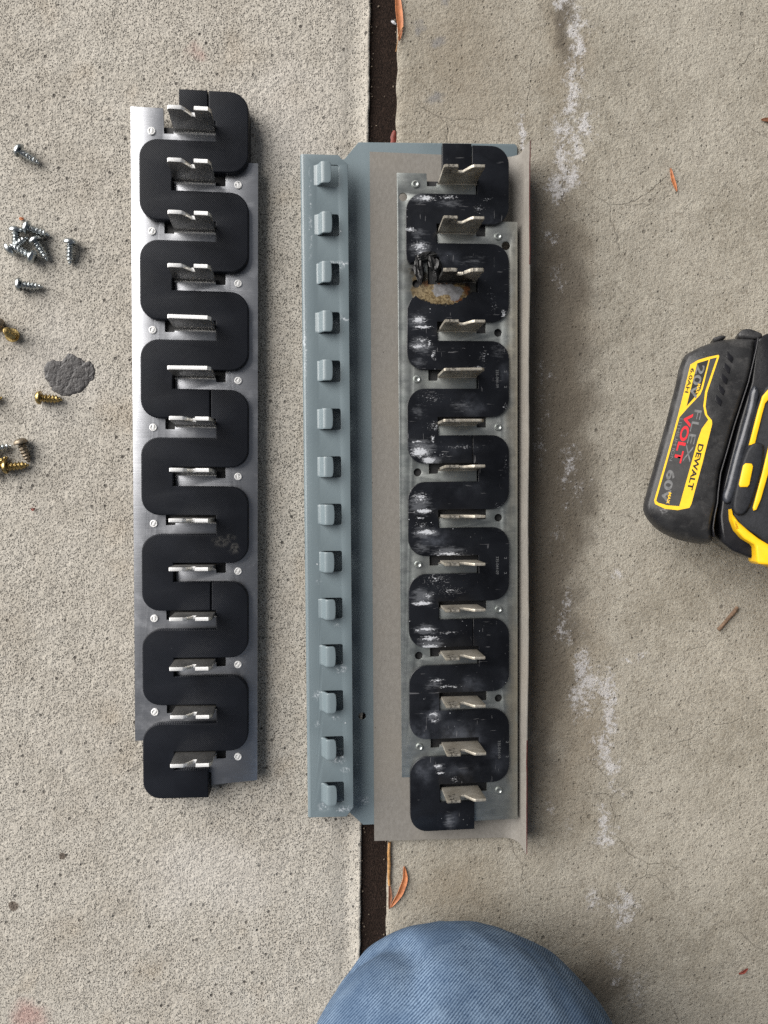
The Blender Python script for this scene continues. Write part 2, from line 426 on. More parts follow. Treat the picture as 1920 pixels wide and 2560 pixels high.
def mat_moulded():
    m = Mat('moulded_black_plastic')
    big = m.noise(20, 3, off=1, dist=.6)
    c = m.mix(m.rng(big, .3, .7), (.0050, .0055, .0072), (.0110, .0122, .0155))
    haze = m.rng(m.spots([(40, -18, 8, 7, .5), (30, -118, 9, 8, .8), (16, -39, 12, 5, .6), (47, -98, 5, 8, .6), (30, -269, 9, 8, .7), (8, -283, 12, 14, .6), (22, -296, 20, 10, .7), (42, -310, 9, 12, .6),
                          (24, -316, 20, 6, .6), (17, -345, 5, 7, .8), (46, -268, 6, 9, .5), (10, -188, 12, 6, .8), (24, -138, 24, 6, .35), (28, -160, 18, 9, .35), (0, -300, 9, 16, .8), (2, -318, 8, 9, .8)], m.warp(9, 7, 3)), 0, .9, 0, .95)
    haze = m.ma('MULTIPLY', haze, m.rng(m.noise(8, 4, .65, off=17), .28, .72))
    c = m.mix(m.ma('MULTIPLY', haze, .42), c, (.15, .165, .20))
    # white powder worn onto the bends, streaked across, and fine specks
    dl = [(5, -7.9, 9, 2.6), (18, -7, 8, 2.0, .8), (38, -7.7, 5, 1.5, .7), (-3, -24.3, 5, 2.2, .9), (2, -33, 7, 4.2), (3, -37, 6, 2.6, .9), (1.5, -71.6, 6, 3.4), (3, -75.2, 8, 1.1, 1.2), (3, -82, 7, 2.4, .7), (1, -85.3, 8, 2.2), (8.9, -90, 2, 4.5, .8),
          (6.5, -84, 1.6, 3, 1.1), (8.1, -134.6, 2.2, 3, 1.1), (1.2, -141.4, 7.5, 4.6, 1.3), (5.9, -146.1, 6.5, 3, 1.3), (0, -136, 6, 1.2, .9), (14, -143, 6, 3, .55), (3, -173.4, 8.5, 2.0, 1.25), (1, -166, 8, 5, .75), (1, -177, 5, .8, .9), (4, -184.8, 9, 2.0, 1.25), (2, -181, 8, 4, .6),
          (16, -196.9, 13, 1.8, 1.05), (-1, -197.5, 4, 1.4, 1), (2, -223.4, 8.5, 1.5, 1.35), (5, -219.5, 6, 3.5, .7), (3.5, -237.8, 8.5, 1.2, 1.2), (5.8, -242.7, 8, 2.3, 1.0), (5.5, -247.5, 8.5, 2.0, 1.35), (18, -217, 14, 5, .5), (9, -210, 12, 7, .5), (16, -240, 12, 2, .6),
          (10, -266, 6, 1.4, 1.0), (16, -270, 12, 1.6, .7), (8, -285, 4.2, 1.8, 1.1), (8.5, -288.5, 3.6, 2, .8), (10, -314, 4, 1.8, 1), (11.5, -318, 3.6, 1.4, 1.1), (19, -322, 4, 3.4, .6), (36, -264, 2, 9, .25), (24, -139, 16, 1.3, .6), (25, -151, 12, 3, .5),
          (45, -82, 5, 6, .5), (36, -91, 3.5, 6, .6), (33, -97, 6, 1.8, .7), (30, -98, 12, 1.6, .4), (8, -112, 11, 6, .45), (10, -128, 9, 5, .6), (44, -22, 4, 4, .5), (34, -13, 5, 5, .55), (45, -173, 5, 5, .65), (48, -148, 2, 12, .4), (48, -118, 3, 4, .7), (47, -68, 2.5, 4, .9), (42, -64, 4, 7, .4), (40, -57, 4, 6, .4)]
    dl = [(q[0], q[1], q[2], q[3], (q[4] if len(q) > 4 else 1.0)) for q in dl]
    sp = m.spots(dl, m.warp(3.5, 1.3, 3))
    wn_ = m.noise(.95, 3, .8, stretch=(.75, 1.4, 1), off=25)
    pw = m.rng(m.ma('ADD', sp, m.ma('MULTIPLY', m.ma('SUBTRACT', wn_, .5), 2.3)), .46, .88)
    pw = m.ma('MULTIPLY', pw, m.rng(sp, 0, .12))
    sk, skc = m.voro(2.4)
    specks = m.ma('MULTIPLY', m.rng(sk, .14, .07), m.rng(m.sep(skc)[0], .83, .86))
    pw = m.ma('MAXIMUM', pw, m.ma('MULTIPLY', specks, m.rng(m.noise(24, 2, off=31), .42, .62)))
    c = m.mix(m.ma('MULTIPLY', pw, .85), c, (.60, .62, .66))
    sm = m.spots([(1.5, -8 - 25.4 * 0, 9, 4), (2, -34, 9, 6, 1.1), (2, -26, 8, 4, .7), (1, -72, 8, 6), (2, -85, 9, 6, 1.1), (1, -94, 6, 4, .7), (2, -140, 10, 8, 1.2), (8, -146, 9, 4, 1.0), (1, -120, 6, 6, .6), (1, -170, 9, 8, 1.1), (4, -185, 10, 5, 1.1), (2, -193, 8, 5, .7), (16, -195, 14, 4, .9),
                  (2, -220, 10, 7, 1.1), (3, -238, 10, 5, 1.0), (6, -246, 10, 5, 1.2), (8, -268, 8, 5, .7), (8, -286, 6, 5, .9), (10, -315, 5, 4, .9), (18, -10, 12, 3.5, .7), (24, -117, 10, 5, .6), (44, -88, 7, 9, .5), (44, -180, 8, 9, .45), (30, -40, 14, 6, .45), (16, -345, 4, 8, .8)], m.warp(5, 3, 3))
    smear = m.ma('MULTIPLY', m.rng(m.ma('ADD', sm, m.ma('MULTIPLY', m.ma('SUBTRACT', m.noise(2.2, 5, .78, stretch=(.4, 1.8, 1), off=81), .5), 2.0)), .2, .9), m.rng(sm, 0, .25))
    c = m.mix(m.ma('MULTIPLY', smear, .26), c, (.30, .315, .345))
    # fine scratches
    sc = m.rng(m.noise(3.0, 2, .6, stretch=(.25, 2.6, 1), off=60), .70, .735)
    sc2 = m.rng(m.noise(3.0, 2, .6, stretch=(2.2, .3, 1), off=90), .715, .745)
    scr = m.ma('MULTIPLY', m.ma('MAXIMUM', sc, sc2), .4)
    c = m.mix(scr, c, (.20, .20, .21))
    r = m.rng(m.noise(14, 3, off=41), .3, .7, .14, .30)
    r = m.ma('ADD', r, m.ma('MULTIPLY', m.ma('MAXIMUM', pw, haze), .3))
    h = m.ma('ADD', m.noise(12, 2, off=2), m.ma('MULTIPLY', pw, .25))
    return m.set(c, r, 0, m.bump(h, .45, .7), .30)
def mat_galv(name='zinc_plate'):
    m = Mat(name)
    big = m.noise(25, 3, off=3); n = m.noise(3, 3, .6, stretch=(.25, 1.5, 1)); cl = m.noise(7, 4, .6, off=9)
    c = m.mix(m.rng(big, .3, .7), (.33, .355, .345), (.41, .425, .405))
    c = m.mix(m.rng(cl, .4, .75, 0, .4), c, (.28, .31, .295))
    c = m.mix(m.rng(n, .35, .7, 0, .25), c, (.58, .59, .58))
    tan = m.rng(m.spots([(53, -100, 7, 130), (53, -280, 6, 90)], m.warp(14, 6)), 0, .9, 0, .35)
    c = m.mix(tan, c, (.50, .40, .25))
    # heat damage round the burnt stab
    w = m.warp(3, 1.6, 3)
    w = m.warp(2.4, 2.4, 4)
    halo = m.rng(m.spots([(14, -56, 19, 10), (4, -56, 8, 8), (2, -50, 5, 6, .8)], w), .04, .30)
    c = m.mix(halo, c, m.mix(m.rng(m.noise(1.4, 3, .7, off=5), .35, .65), (.075, .048, .020), (.235, .170, .080)))
    tanr = m.rng(m.spots([(12, -60.5, 10, 3.6), (22, -60.5, 5, 3), (4, -58, 5, 6)], w), .02, .3)
    c = m.mix(tanr, c, m.mix(m.rng(m.noise(1.1, 3, .8, off=15), .38, .62), (.10, .066, .028), (.30, .232, .130)))
    rust = m.rng(m.spots([(5.8, -51.4, 5.5, 1.5), (13, -51.6, 6, 1.2), (27.5, -54, 2.2, 5.5), (23, -60, 6, 1.6)], w), .1, .55)
    c = m.mix(rust, c, m.mix(m.noise(1.0, 3, .8, off=2), (.07, .020, .006), (.22, .090, .028)))
    clean = m.rng(m.spots([(15.5, -54.4, 9.5, 4.6), (21, -56.4, 6, 5.0), (12, -56.5, 3.5, 3, .8)], m.warp(3.4, 4.2, 5)), .16, .34)
    c = m.mix(clean, c, m.mix(m.rng(m.noise(3, 3, off=23), .35, .65), (.15, .148, .15), (.25, .25, .26)))
    soot = m.rng(m.spots([(18, -49.6, 17, 3.4), (9, -49, 5, 4), (31, -53, 4, 7), (29, -50, 7, 4), (33, -56, 4, 5), (30, -57, 4, 3), (17, -63.6, 14, 1.5), (3, -61.5, 5, 1.6), (5, -48, 5, 3.5), (-2, -45, 3, 5, .8)], m.warp(2.0, 2.4, 4)), .12, .5)
    c = m.mix(m.ma('MULTIPLY', soot, .93), c, (.008, .007, .006))
    fall = m.rng(m.spots([(0, -50, 11, 16), (-5, -44, 7, 12, .8)], m.warp(5, 4, 4)), .05, .9, 0, .5)
    c = m.mix(fall, c, (.10, .085, .06))
    scr = m.rng(m.noise(2.5, 3, .7, stretch=(2.2, .4, 1), off=50, dist=.8), .715, .75)
    scr = m.ma('MAXIMUM', scr, m.rng(m.noise(1.6, 2, .8, off=77), .77, .81))
    c = m.mix(m.ma('MULTIPLY', scr, .6), c, (.80, .81, .82))
    burn = m.ma('MAXIMUM', m.ma('MAXIMUM', halo, soot), rust)
    met = m.ma('SUBTRACT', .92, m.ma('MULTIPLY', burn, .5))
    r = m.ma('ADD', m.rng(cl, .3, .7, .36, .50), m.ma('MULTIPLY', burn, .2))
    return m.set(c, r, met, m.bump(m.ma('ADD', n, cl), .10, .6))
def mat_fin_old():
    m = Mat('tarnished_zinc_fin')
    a = m.noise(1.0, 3, .8, off=2); b = m.noise(6, 3, off=8)
    c = m.mix(m.rng(b, .35, .7), (.36, .33, .275), (.50, .47, .41))
    c = m.mix(m.rng(a, .55, .75, 0, .6), c, (.46, .43, .37))
    c = m.mix(m.rng(a, .42, .30, 0, .5), c, (.17, .14, .10))
    arc_mark = m.rng(m.spots([(15.5, 0, 3.2, 40)], m.warp(2, 1.2)), .1, .6)
    zz = m.sep(m.co)[2]
    arc_mark = m.ma('MULTIPLY', m.ma('MULTIPLY', arc_mark, m.rng(zz, 20, 23)), m.rng(m.noise(1.6, 3, .7, off=14), .40, .62))
    c = m.mix(m.ma('MULTIPLY', arc_mark, .85), c, (.03, .027, .024))
    return m.set(c, .48, .72, m.bump(a, .25, .7))
def mat_burnt():
    m = Mat('sooty_burnt_metal')
    a = m.noise(1.2, 4, .75)
    c = m.mix(m.rng(a, .5, .72), (.010, .0095, .009), (.10, .10, .10))
    x = m.sep(m.co)
    cln = m.rng(m.ma('ADD', m.ma('ADD', x[0], m.ma('MULTIPLY', x[2], .5)), m.ma('MULTIPLY', m.noise(4, 3, off=3), 8)), 38.5, 42.5)
    c = m.mix(cln, c, (.36, .34, .31))
    return m.set(c, .5, m.ma('ADD', .3, m.ma('MULTIPLY', cln, .4)), m.bump(a, .7, 1.0))
def mat_char():
    m = Mat('melted_plastic')
    a = m.noise(2.4, 3, .55)
    c = m.mix(m.rng(a, .45, .8), (.009, .009, .0095), (.024, .023, .023))
    c = m.mix(m.rng(m.noise(1.0, 3, .8, off=6), .74, .80, 0, .6), c, (.34, .29, .20))
    return m.set(c, m.rng(a, .3, .7, .30, .48), 0, m.bump(a, .45, .9), .4)
def mat_paint_grey():
    m = Mat('grey_blue_enamel')
    big = m.noise(45, 2, off=6); op = m.noise(1.4, 2, .5)
    c = m.mix(m.rng(big, .3, .7), (.146, .184, .202), (.172, .213, .231))
    w = m.warp(3, 2.0, 3)
    rub = m.rng(m.spots([(4, -46, 8, 3), (8, -45, 5, 1.5), (3.5, -73.5, 7, 2.2), (7, -74, 6, 1.3), (-9, -20, 1.3, 40, .6), (-12.6, -90, 1.0, 30, .7), (5, -262, 5, 3, .8), (2, -289, 4, 2, .8), (3, -312, 6, 4), (7, -318, 4, 2.4, .9), (6, -340, 6, 3), (-5, -338, 5, 4, .7), (-8, -276, 4, 5, .6), (-8, -292, 3, 3, .6), (-7, -214, 2, 2, .8), (3, -238, 3, 2, .8), (17, -340, 5, 4, .8)], w), .08, .75)
    rub = m.ma('MULTIPLY', rub, m.rng(m.noise(1.5, 4, .8, off=16), .46, .64))
    c = m.mix(m.ma('MULTIPLY', rub, .8), c, (.62, .66, .70))
    fl, flc = m.voro(7)
    fleck = m.ma('MULTIPLY', m.rng(fl, .07, .03), m.rng(m.sep(flc)[0], .80, .83))
    c = m.mix(m.ma('MULTIPLY', fleck, .8), c, (.75, .76, .78))
    fl2, fc2 = m.voro(17)
    c = m.mix(m.ma('MULTIPLY', m.ma('MULTIPLY', m.rng(fl2, .035, .018), m.rng(m.sep(fc2)[1], .7, .73)), .85), c, (.03, .03, .03))
    return m.set(c, m.ma('ADD', .30, m.ma('MULTIPLY', rub, .3)), 0, m.bump(m.ma('ADD', op, m.ma('MULTIPLY', m.noise(9, 2), 2)), .045, .7), .5)
def mat_paper():
    m = Mat('grey_fish_paper')
    f = m.noise(2.2, 4, .65, stretch=(1.5, .8, 1)); g = m.noise(1.0, 3, .7, off=4)
    c = m.mix(m.rng(f, .25, .75), (.190, .177, .159), (.236, .222, .202))
    c = m.mix(m.rng(g, .56, .74, 0, .4), c, (.31, .298, .28))
    c = m.mix(m.rng(m.noise(40, 2, off=9), .45, .7, 0, .3), c, (.24, .215, .18))
    fl, fc = m.voro(6)
    c = m.mix(m.ma('MULTIPLY', m.ma('MULTIPLY', m.rng(fl, .09, .04), m.rng(m.sep(fc)[0], .82, .86)), .7), c, (.05, .04, .04))
    return m.set(c, .62, 0, m.bump(f, .12, .6), .35)
def mat_simple(name, col, rough=.5, metal=0.0, var=.25, size=3.0, bump=.1, spec=.5):
    m = Mat(name)
    n = m.noise(size, 3)
    a = tuple(x * (1 - var) for x in col); b = tuple(min(1, x * (1 + var)) for x in col)
    return m.set(m.mix(m.rng(n, .3, .7), a, b), rough, metal, m.bump(m.noise(size * .4, 2, off=4), bump, .7), spec)
def mat_denim():
    m = Mat('faded_denim')
    x = m.sep(m.co)
    wv = m.warp(40, 1.6, 1)
    p = m.vm('ADD', m.co, wv); q = m.sep(p)
    ph = m.ma('MULTIPLY', m.ma('ADD', m.ma('ADD', m.ma('MULTIPLY', q[0], .62), m.ma('MULTIPLY', q[1], -.55)), m.ma('MULTIPLY', q[2], .55)), 2 * math.pi / 1.12)
    ln = m.ma('MULTIPLY', m.ma('ADD', m.ma('SINE', ph), 1.0), .5)
    g = m.noise(.9, 3, .75); big = m.noise(26, 3, off=2)
    slub = m.noise(3.5, 3, .6, stretch=(.5, 1.6, .8), off=11)
    t = m.ma('ADD', m.ma('ADD', m.ma('MULTIPLY', ln, .36), m.ma('MULTIPLY', g, .74)), m.ma('MULTIPLY', slub, .30))
    c = m.mix(m.rng(t, .40, 1.0), (.026, .050, .100), (.185, .260, .365))
    c = m.mix(m.rng(big, .38, .68, 0, .5), c, (.045, .080, .145))
    worn = m.rng(m.noise(20, 3, off=31, stretch=(1, .6, 1)), .52, .72, 0, .35)
    c = m.mix(worn, c, (.20, .275, .37))
    return m.set(c, .93, 0, m.bump(t, .28, .9), .1)
def mat_battery():
    m = Mat('scuffed_black_plastic')
    n = m.noise(.8, 3, .7); big = m.noise(9, 3)
    c = m.mix(m.rng(big, .3, .7), (.020, .020, .021), (.034, .034, .035))
    sc = m.rng(m.noise(1.1, 4, .8, off=20), .60, .74)
    sc = m.ma('MULTIPLY', sc, m.rng(m.noise(12, 2, off=33), .36, .6))
    c = m.mix(m.ma('MULTIPLY', sc, .75), c, (.24, .24, .24))
    dust = m.rng(m.noise(7, 4, .7, off=71), .48, .75, 0, .22)
    c = m.mix(dust, c, (.16, .155, .15))
    gouge = m.ma('MULTIPLY', m.rng(m.spots([(8, -37, 3.0, 6.5), (-22, -26, 3, 3), (16, -20, 4, 8, .5)], m.warp(3, 2.5, 3)), .12, .6), m.rng(m.noise(1.2, 3, .8, off=51), .42, .60))
    c = m.mix(m.ma('MULTIPLY', gouge, .6), c, (.33, .33, .33))
    return m.set(c, m.rng(big, .3, .7, .30, .44), 0, m.bump(n, .16, .6), .32)

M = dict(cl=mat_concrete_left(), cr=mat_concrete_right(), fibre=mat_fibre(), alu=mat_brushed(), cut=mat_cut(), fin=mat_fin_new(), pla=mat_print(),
         base=mat_black_base(), mould=mat_moulded(), galv=mat_galv(), finold=mat_fin_old(), burnt=mat_burnt(), char=mat_char(), paint=mat_paint_grey(), paper=mat_paper(),
         red=mat_simple('paper_red_back', (.085, .016, .014), .7), denim=mat_denim(), bat=mat_battery(),
         yellow=mat_simple('yellow_plastic', (.80, .46, .006), .42, 0, .05, 6, .05), blackg=mat_simple('glossy_black_plastic', (.010, .010, .012), .22, 0, .2, 5, .04, .3),
         rubber=mat_simple('black_rubber', (.014, .015, .018), .55, 0, .2, 2, .1, .25), labely=mat_simple('label_yellow', (.78, .48, .015), .45, 0, .05, 4, .02),
         labelk=mat_simple('label_charcoal', (.035, .034, .034), .48, 0, .15, 3, .02), labelkk=mat_simple('label_black', (.012, .012, .012), .4, 0, .1, 3, .02), ink_grey=mat_simple('ink_silver', (.17, .17, .17), .38, .3, .25, 2, .02), ink_red=mat_simple('ink_red', (.62, .012, .022), .45, 0, .08, 3, .02),
         rail=mat_simple('steel_blue_rail', (.035, .038, .046), .30, .1, .3, 4, .05),
         zinc=mat_simple('zinc_screw', (.46, .49, .50), .27, 1.0, .25, 1.2, .05), brass=mat_simple('yellow_zinc_screw', (.42, .31, .13), .32, 1.0, .3, 1.2, .06), tarn=mat_simple('tarnished_screw', (.24, .20, .15), .5, .8, .35, .9, .1),
         recess=mat_simple('screw_recess', (.012, .011, .010), .7), leaf=mat_simple('dry_leaf', (.43, .155, .060), .6, 0, .25, 2.5, .15), leafb=mat_simple('dry_leaf_brown', (.20, .085, .045), .6, 0, .3, 2.5, .15), leafr=mat_simple('dry_leaf_red', (.17, .03, .018), .6, 0, .35, .8, .2),
         straw=mat_simple('dry_straw', (.36, .19, .07), .55, 0, .3, 1.5, .15), twig=mat_simple('brown_twig', (.15, .095, .06), .8, 0, .35, 1.2, .3), grit=mat_simple('sand_grit', (.17, .135, .10), .9, 0, .5, 2.0), seed=mat_simple('pale_seed', (.5, .5, .52), .5), putty=None, emboss=mat_simple('embossed_digits', (.13, .135, .14), .4, 0, .1))

def mat_putty():
    m = Mat('grey_putty')
    a = m.noise(2.6, 4, .65); d, _ = m.voro(6.5, 'DISTANCE_TO_EDGE', co=m.vm('ADD', m.co, m.warp(4, 3)))
    c = m.mix(m.rng(a, .3, .7), (.032, .030, .031), (.080, .075, .074))
    c = m.mix(m.rng(m.noise(1.3, 3, .8, off=7), .62, .72, 0, .6), c, (.30, .28, .26))
    return m.set(c, m.rng(a, .3, .7, .28, .55), 0, m.bump(m.ma('ADD', a, m.ma('MULTIPLY', m.rng(d, 0, .2), .25)), .7, .8), .4)
M['putty'] = mat_putty()

# ================================================================== the setting
JL0, JL1 = (23.6, 254.8), (19.8, -229.6)     # left edge of the joint, two points (world mm)
JW = 14.8
def jx(y): return JL0[0] + (JL1[0] - JL0[0]) * (JL0[1] - y) / (JL0[1] - JL1[1])
def slab(name, mat, left):
    """a slab top with an uneven surface and a worn, rounded arris at the joint"""
    ys = np.array([-9000, -4000, -2000, -1100, -800] + list(np.arange(-620, 621, 3.0)) + [800, 1100, 2000, 4000, 9000])
    off = [0, .15, .5, 1.0, 1.8, 3, 5, 7.5, 10, 12.5, 15, 18] + list(np.arange(22, 60, 4.0)) + list(np.arange(60, 260, 8.0)) + [300, 380, 500, 700, 1200, 2500, 5000, 9000]
    v, f = [], []
    for y in ys:
        ex = jx(y) if left else jx(y) + JW
        wob = noise.noise(Vector((3.1 if left else 9.2, y / 9.0, 0))) * (.55 if left else .8) + noise.noise(Vector((1.1, y / 2.6, 5))) * .22
        ex += wob if left else wob
        row = []
        for d in off:
            x = ex - d if left else ex + d
            z = noise.noise(Vector((x / 30, y / 30, 0))) * .12 - .15
            if left:
                z += .55 * math.exp(-((d - 1.2) / 1.2) ** 2) - .95 * math.exp(-((d - 9.0 - 2 * noise.noise(Vector((0, y / 40, 3)))) / 5.0) ** 2)
                z += noise.noise(Vector((x / 2.0, y / 7.0, 8))) * .22 * math.exp(-d / 8)
                if d < .6: z -= (0.6 - d) ** 2 * 2.0
            else:
                z += -1.1 * math.exp(-d / 2.2) + noise.noise(Vector((x / 3, y / 5, 2))) * .3 * math.exp(-d / 9)
            row.append((x, y, z))
        row.insert(0, (ex, y, -14.0))
        v += row
    n = len(off) + 1
    for i in range(len(ys) - 1):
        for j in range(n - 1):
            a = i * n + j
            f.append((a, a + 1, a + n + 1, a + n))
    me = bpy.data.meshes.new('m'); me.from_pydata(v, [], f)
    bm = bmesh.new(); bm.from_mesh(me); bmesh.ops.recalc_face_normals(bm, faces=bm.faces)
    if sum(fc.normal.z for fc in bm.faces) < 0: bmesh.ops.reverse_faces(bm, faces=bm.faces)
    bm.to_mesh(me); bm.free()
    scale_mesh(me)
    for p in me.polygons: p.use_smooth = True
    return tag(add(name, me, mat), kind='structure')
slab('pavement_left', M['cl'], True)
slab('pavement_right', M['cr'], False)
v, f = [], []
ys = np.array([-9000, -4000, -2000, -1100, -800] + list(np.arange(-620, 621, 2.5)) + [800, 1100, 2000, 4000, 9000])
for y in ys:
    for k in range(9):
        v.append((jx(y) - 1.2 + (JW + 2.4) * k / 8, y, -2.0 + noise.noise(Vector((k * .9, y / 3, 0))) * .5 + noise.noise(Vector((k * .3, y / 18, 4))) * .5))
for i in range(len(ys) - 1):
    for k in range(8):
        a = i * 9 + k; f.append((a, a + 1, a + 10, a + 9))
me = bpy.data.meshes.new('m'); me.from_pydata(v, [], f); scale_mesh(me)
for p in me.polygons: p.use_smooth = True
tag(add('expansion_joint', me, M['fibre']), 'dark brown fibre strip filling the gap between the two slabs', None, None, 'structure')

dm = []
for k in range(170):
    y = random.uniform(-330, 330); side = random.random()
    x = jx(y) + (random.uniform(.4, 2.2) if side < .45 else (JW - random.uniform(.4, 2.0) if side < .8 else random.uniform(2, JW - 2)))
    rr = random.uniform(.18, .55)
    b_ = bmesh.new(); bmesh.ops.create_icosphere(b_, subdivisions=1, radius=rr)
    for vt in b_.verts: vt.co = vt.co * random.uniform(.7, 1.3) + Vector((x, y, -1.7 + rr * .3))
    m_ = bpy.data.meshes.new('m'); b_.to_mesh(m_); b_.free(); dm.append(m_)
gm = join_meshes(dm); scale_mesh(gm)
tag(add('joint_debris', gm, M['grit']), 'pale sand grains and crumbs caught along the expansion joint', None, None, 'stuff')

# ================================================================== the two stab assemblies
LO, RO, LI, RI, RAD = -5.6, 49.9, 10.9, 33.0, 9.5
PITCH = 25.4
def ident(v): return v
def serp(k0, u0, k1, u1, warp=ident, burn=False, nseg=9):
    """ribbon outline from arm k0 (cut at u0) to arm k1 (cut at u1); right bends join odd->even arms"""
    top = lambda k: warp(5.25 + PITCH * k); bot = lambda k: warp(20.7 + PITCH * k)
    A, B = [], []          # A: right-outer and left-inner, B: right-inner and left-outer
    def outer_right(a):
        return [(x, y) for x, y in arc(RO - RAD, top(a) + RAD, RAD, -90, 0, nseg)] + arc(RO - RAD, bot(a + 1) - RAD, RAD, 0, 90, nseg)
    def outer_left(a):
        return [(x, y) for x, y in arc(LO + RAD, top(a) + RAD, RAD, -90, -180, nseg)] + arc(LO + RAD, bot(a + 1) - RAD, RAD, 180, 90, nseg)
    start_right = (k0 % 2 != 0)
    if start_right: A.append((u0, top(k0))); B.append((u0, bot(k0)))
    else: B.append((u0, top(k0))); A.append((u0, bot(k0)))
    for a in range(k0, k1):
        if a % 2 != 0:
            A += outer_right(a); B += [(RI, bot(a)), (RI, top(a + 1))]
            if burn and a == 1:
                B += [(30.2, 56.2), (25.8, 59.3), (23.6, 61.0), (21.8, 62.3), (19.3, 63.2), (14, 63.4), (8.4, 62.7), (4.4, 61.8), (1.5, 60.2), (-.5, 58.5), (-2.5, 59.9), (-3.9, 62.1), (-5.2, 65.2)]
        else:
            ol = outer_left(a)
            if burn and a == 0:
                ol = ol[:nseg] + [(-5.7, 36.7), (-5.2, 39.9), (-4.1, 41.3), (-1.6, 41.4), (-.5, 40.3), (3.0, 38.6), (6.4, 37.4), (9.5, 38.6), (12.1, 38.2), (12.8, 42.0), (13.4, bot(1))]
            if burn and a == 2:
                ol = ol[nseg:]
            B += ol; A += [(LI, bot(a)), (LI, top(a + 1))]
    last_right = ((k1 - 1) % 2 != 0)
    if last_right: A.append((u1, bot(k1))); B.append((u1, top(k1)))
    else: A.append((u1, top(k1))); B.append((u1, bot(k1)))
    out = A + B[::-1]
    if burn:      # torn, molten rim round the burnt-out gap
        o2 = []
        for i, a in enumerate(out):
            b = out[(i + 1) % len(out)]
            o2.append(a)
            if -4.5 < a[0] < 33 and -4.5 < b[0] < 33 and 37 < a[1] < 64 and 37 < b[1] < 64 and abs(a[0] - b[0]) > .8 and abs(a[0] - b[0]) < 7:
                n_ = max(2, int(abs(a[0] - b[0]) / .7))
                for k_ in range(1, n_):
                    t_ = k_ / n_
                    o2.append((a[0] + (b[0] - a[0]) * t_, a[1] + (b[1] - a[1]) * t_ + random.uniform(-.8, .8)))
        out = o2
    return [(u, -v) for u, v in out]

def fin_outline(kind, z0, z1, mirror=False):
    """stab profile in (u, z)"""
    L, R = 11.2, 32.5
    h = z1
    if kind == 'plain':
        p = [(L, z0), (R, z0), (R + .4, h - 2.2), (R - 1.2, h), (L + 1.2, h), (L + .4, h - .8)]
    elif not mirror:
        p = [(L, z0), (R, z0), (R + .7, h - 2.4), (R - .7, h), (25.2, h), (24.9, h - .5), (24.7, h - 6.0), (22.9, h - 6.0), (20.6, h - 2.2), (19.4, h - .5), (18.6, h), (L + 1.6, h), (L + 1.0, h - .8)]
    else:
        p = [(L + .8, z0), (R - .2, z0), (R + .4, h - 1.0), (R + .2, h), (27.2, h), (26.0, h - .9), (22.6, h - 6.4), (20.4, h - 6.6), (19.7, h - 6.0), (19.3, h - .5), (18.8, h), (L + 1.0, h), (L + .6, h - 1.4)]
    return p
def fin_mesh(kind, z0, z1, thick, lean, mirror=False, fillet=1.2, rag=0.0):
    """upright stab: front face at y=0 (towards the finger), back face at y=+thick"""
    p = fin_outline(kind, z0, z1, mirror)
    if rag:
        q = []
        for i, a in enumerate(p):
            b = p[(i + 1) % len(p)]
            for t in np.linspace(0, 1, 6, endpoint=False):
                u, z = a[0] + (b[0] - a[0]) * t, a[1] + (b[1] - a[1]) * t
                k = max(0, (z - z0 - 8) / (z1 - z0))
                q.append((u + rag * k * random.uniform(-1, 1), z + rag * k * random.uniform(-1.2, .6)))
        p = q
    me = flat([p], 0, thick, .22, 1)
    # (u, z, t) -> (u, t, z), leaning back
    rows = Matrix(((1, 0, 0, 0), (0, 0, 1, 0), (0, 1, 0, 0), (0, 0, 0, 1)))
    me.transform(rows)
    for vtx in me.vertices:
        vtx.co.y += lean * (vtx.co.z / MM - z0) / (z1 - z0) * MM
    if fillet:
        n = 6; v, f = [], []
        for u in (11.25, 32.45):
            for k in range(n):
                a = math.radians(180 + 90 * k / (n - 1))
                v.append((u, -fillet - fillet * math.cos(a) - .0, z0 + fillet + fillet * math.sin(a)))
            v.append((u, .3, z0 - .3))
        n2 = n + 1
        for k in range(n2):
            f.append((k, (k + 1) % n2, (k + 1) % n2 + n2, k + n2))
        f += [tuple(range(n2)), tuple(range(2 * n2 - 1, n2 - 1, -1))]
        # quarter-round inside bend
        m2 = bpy.data.meshes.new('m'); m2.from_pydata(v, [], f); scale_mesh(m2)
        me = join_meshes([me, m2])
    me.flip_normals()
    bm = bmesh.new(); bm.from_mesh(me); bmesh.ops.recalc_face_normals(bm, faces=bm.faces); bm.to_mesh(me); bm.free()
    # cut top edges take the second material
    me.materials.append(None); me.materials.append(None)
    for pl in me.polygons:
        if pl.normal.z > .55 and pl.center.z > (z0 + 8) * MM: pl.material_index = 1
    return finish(me, 30)

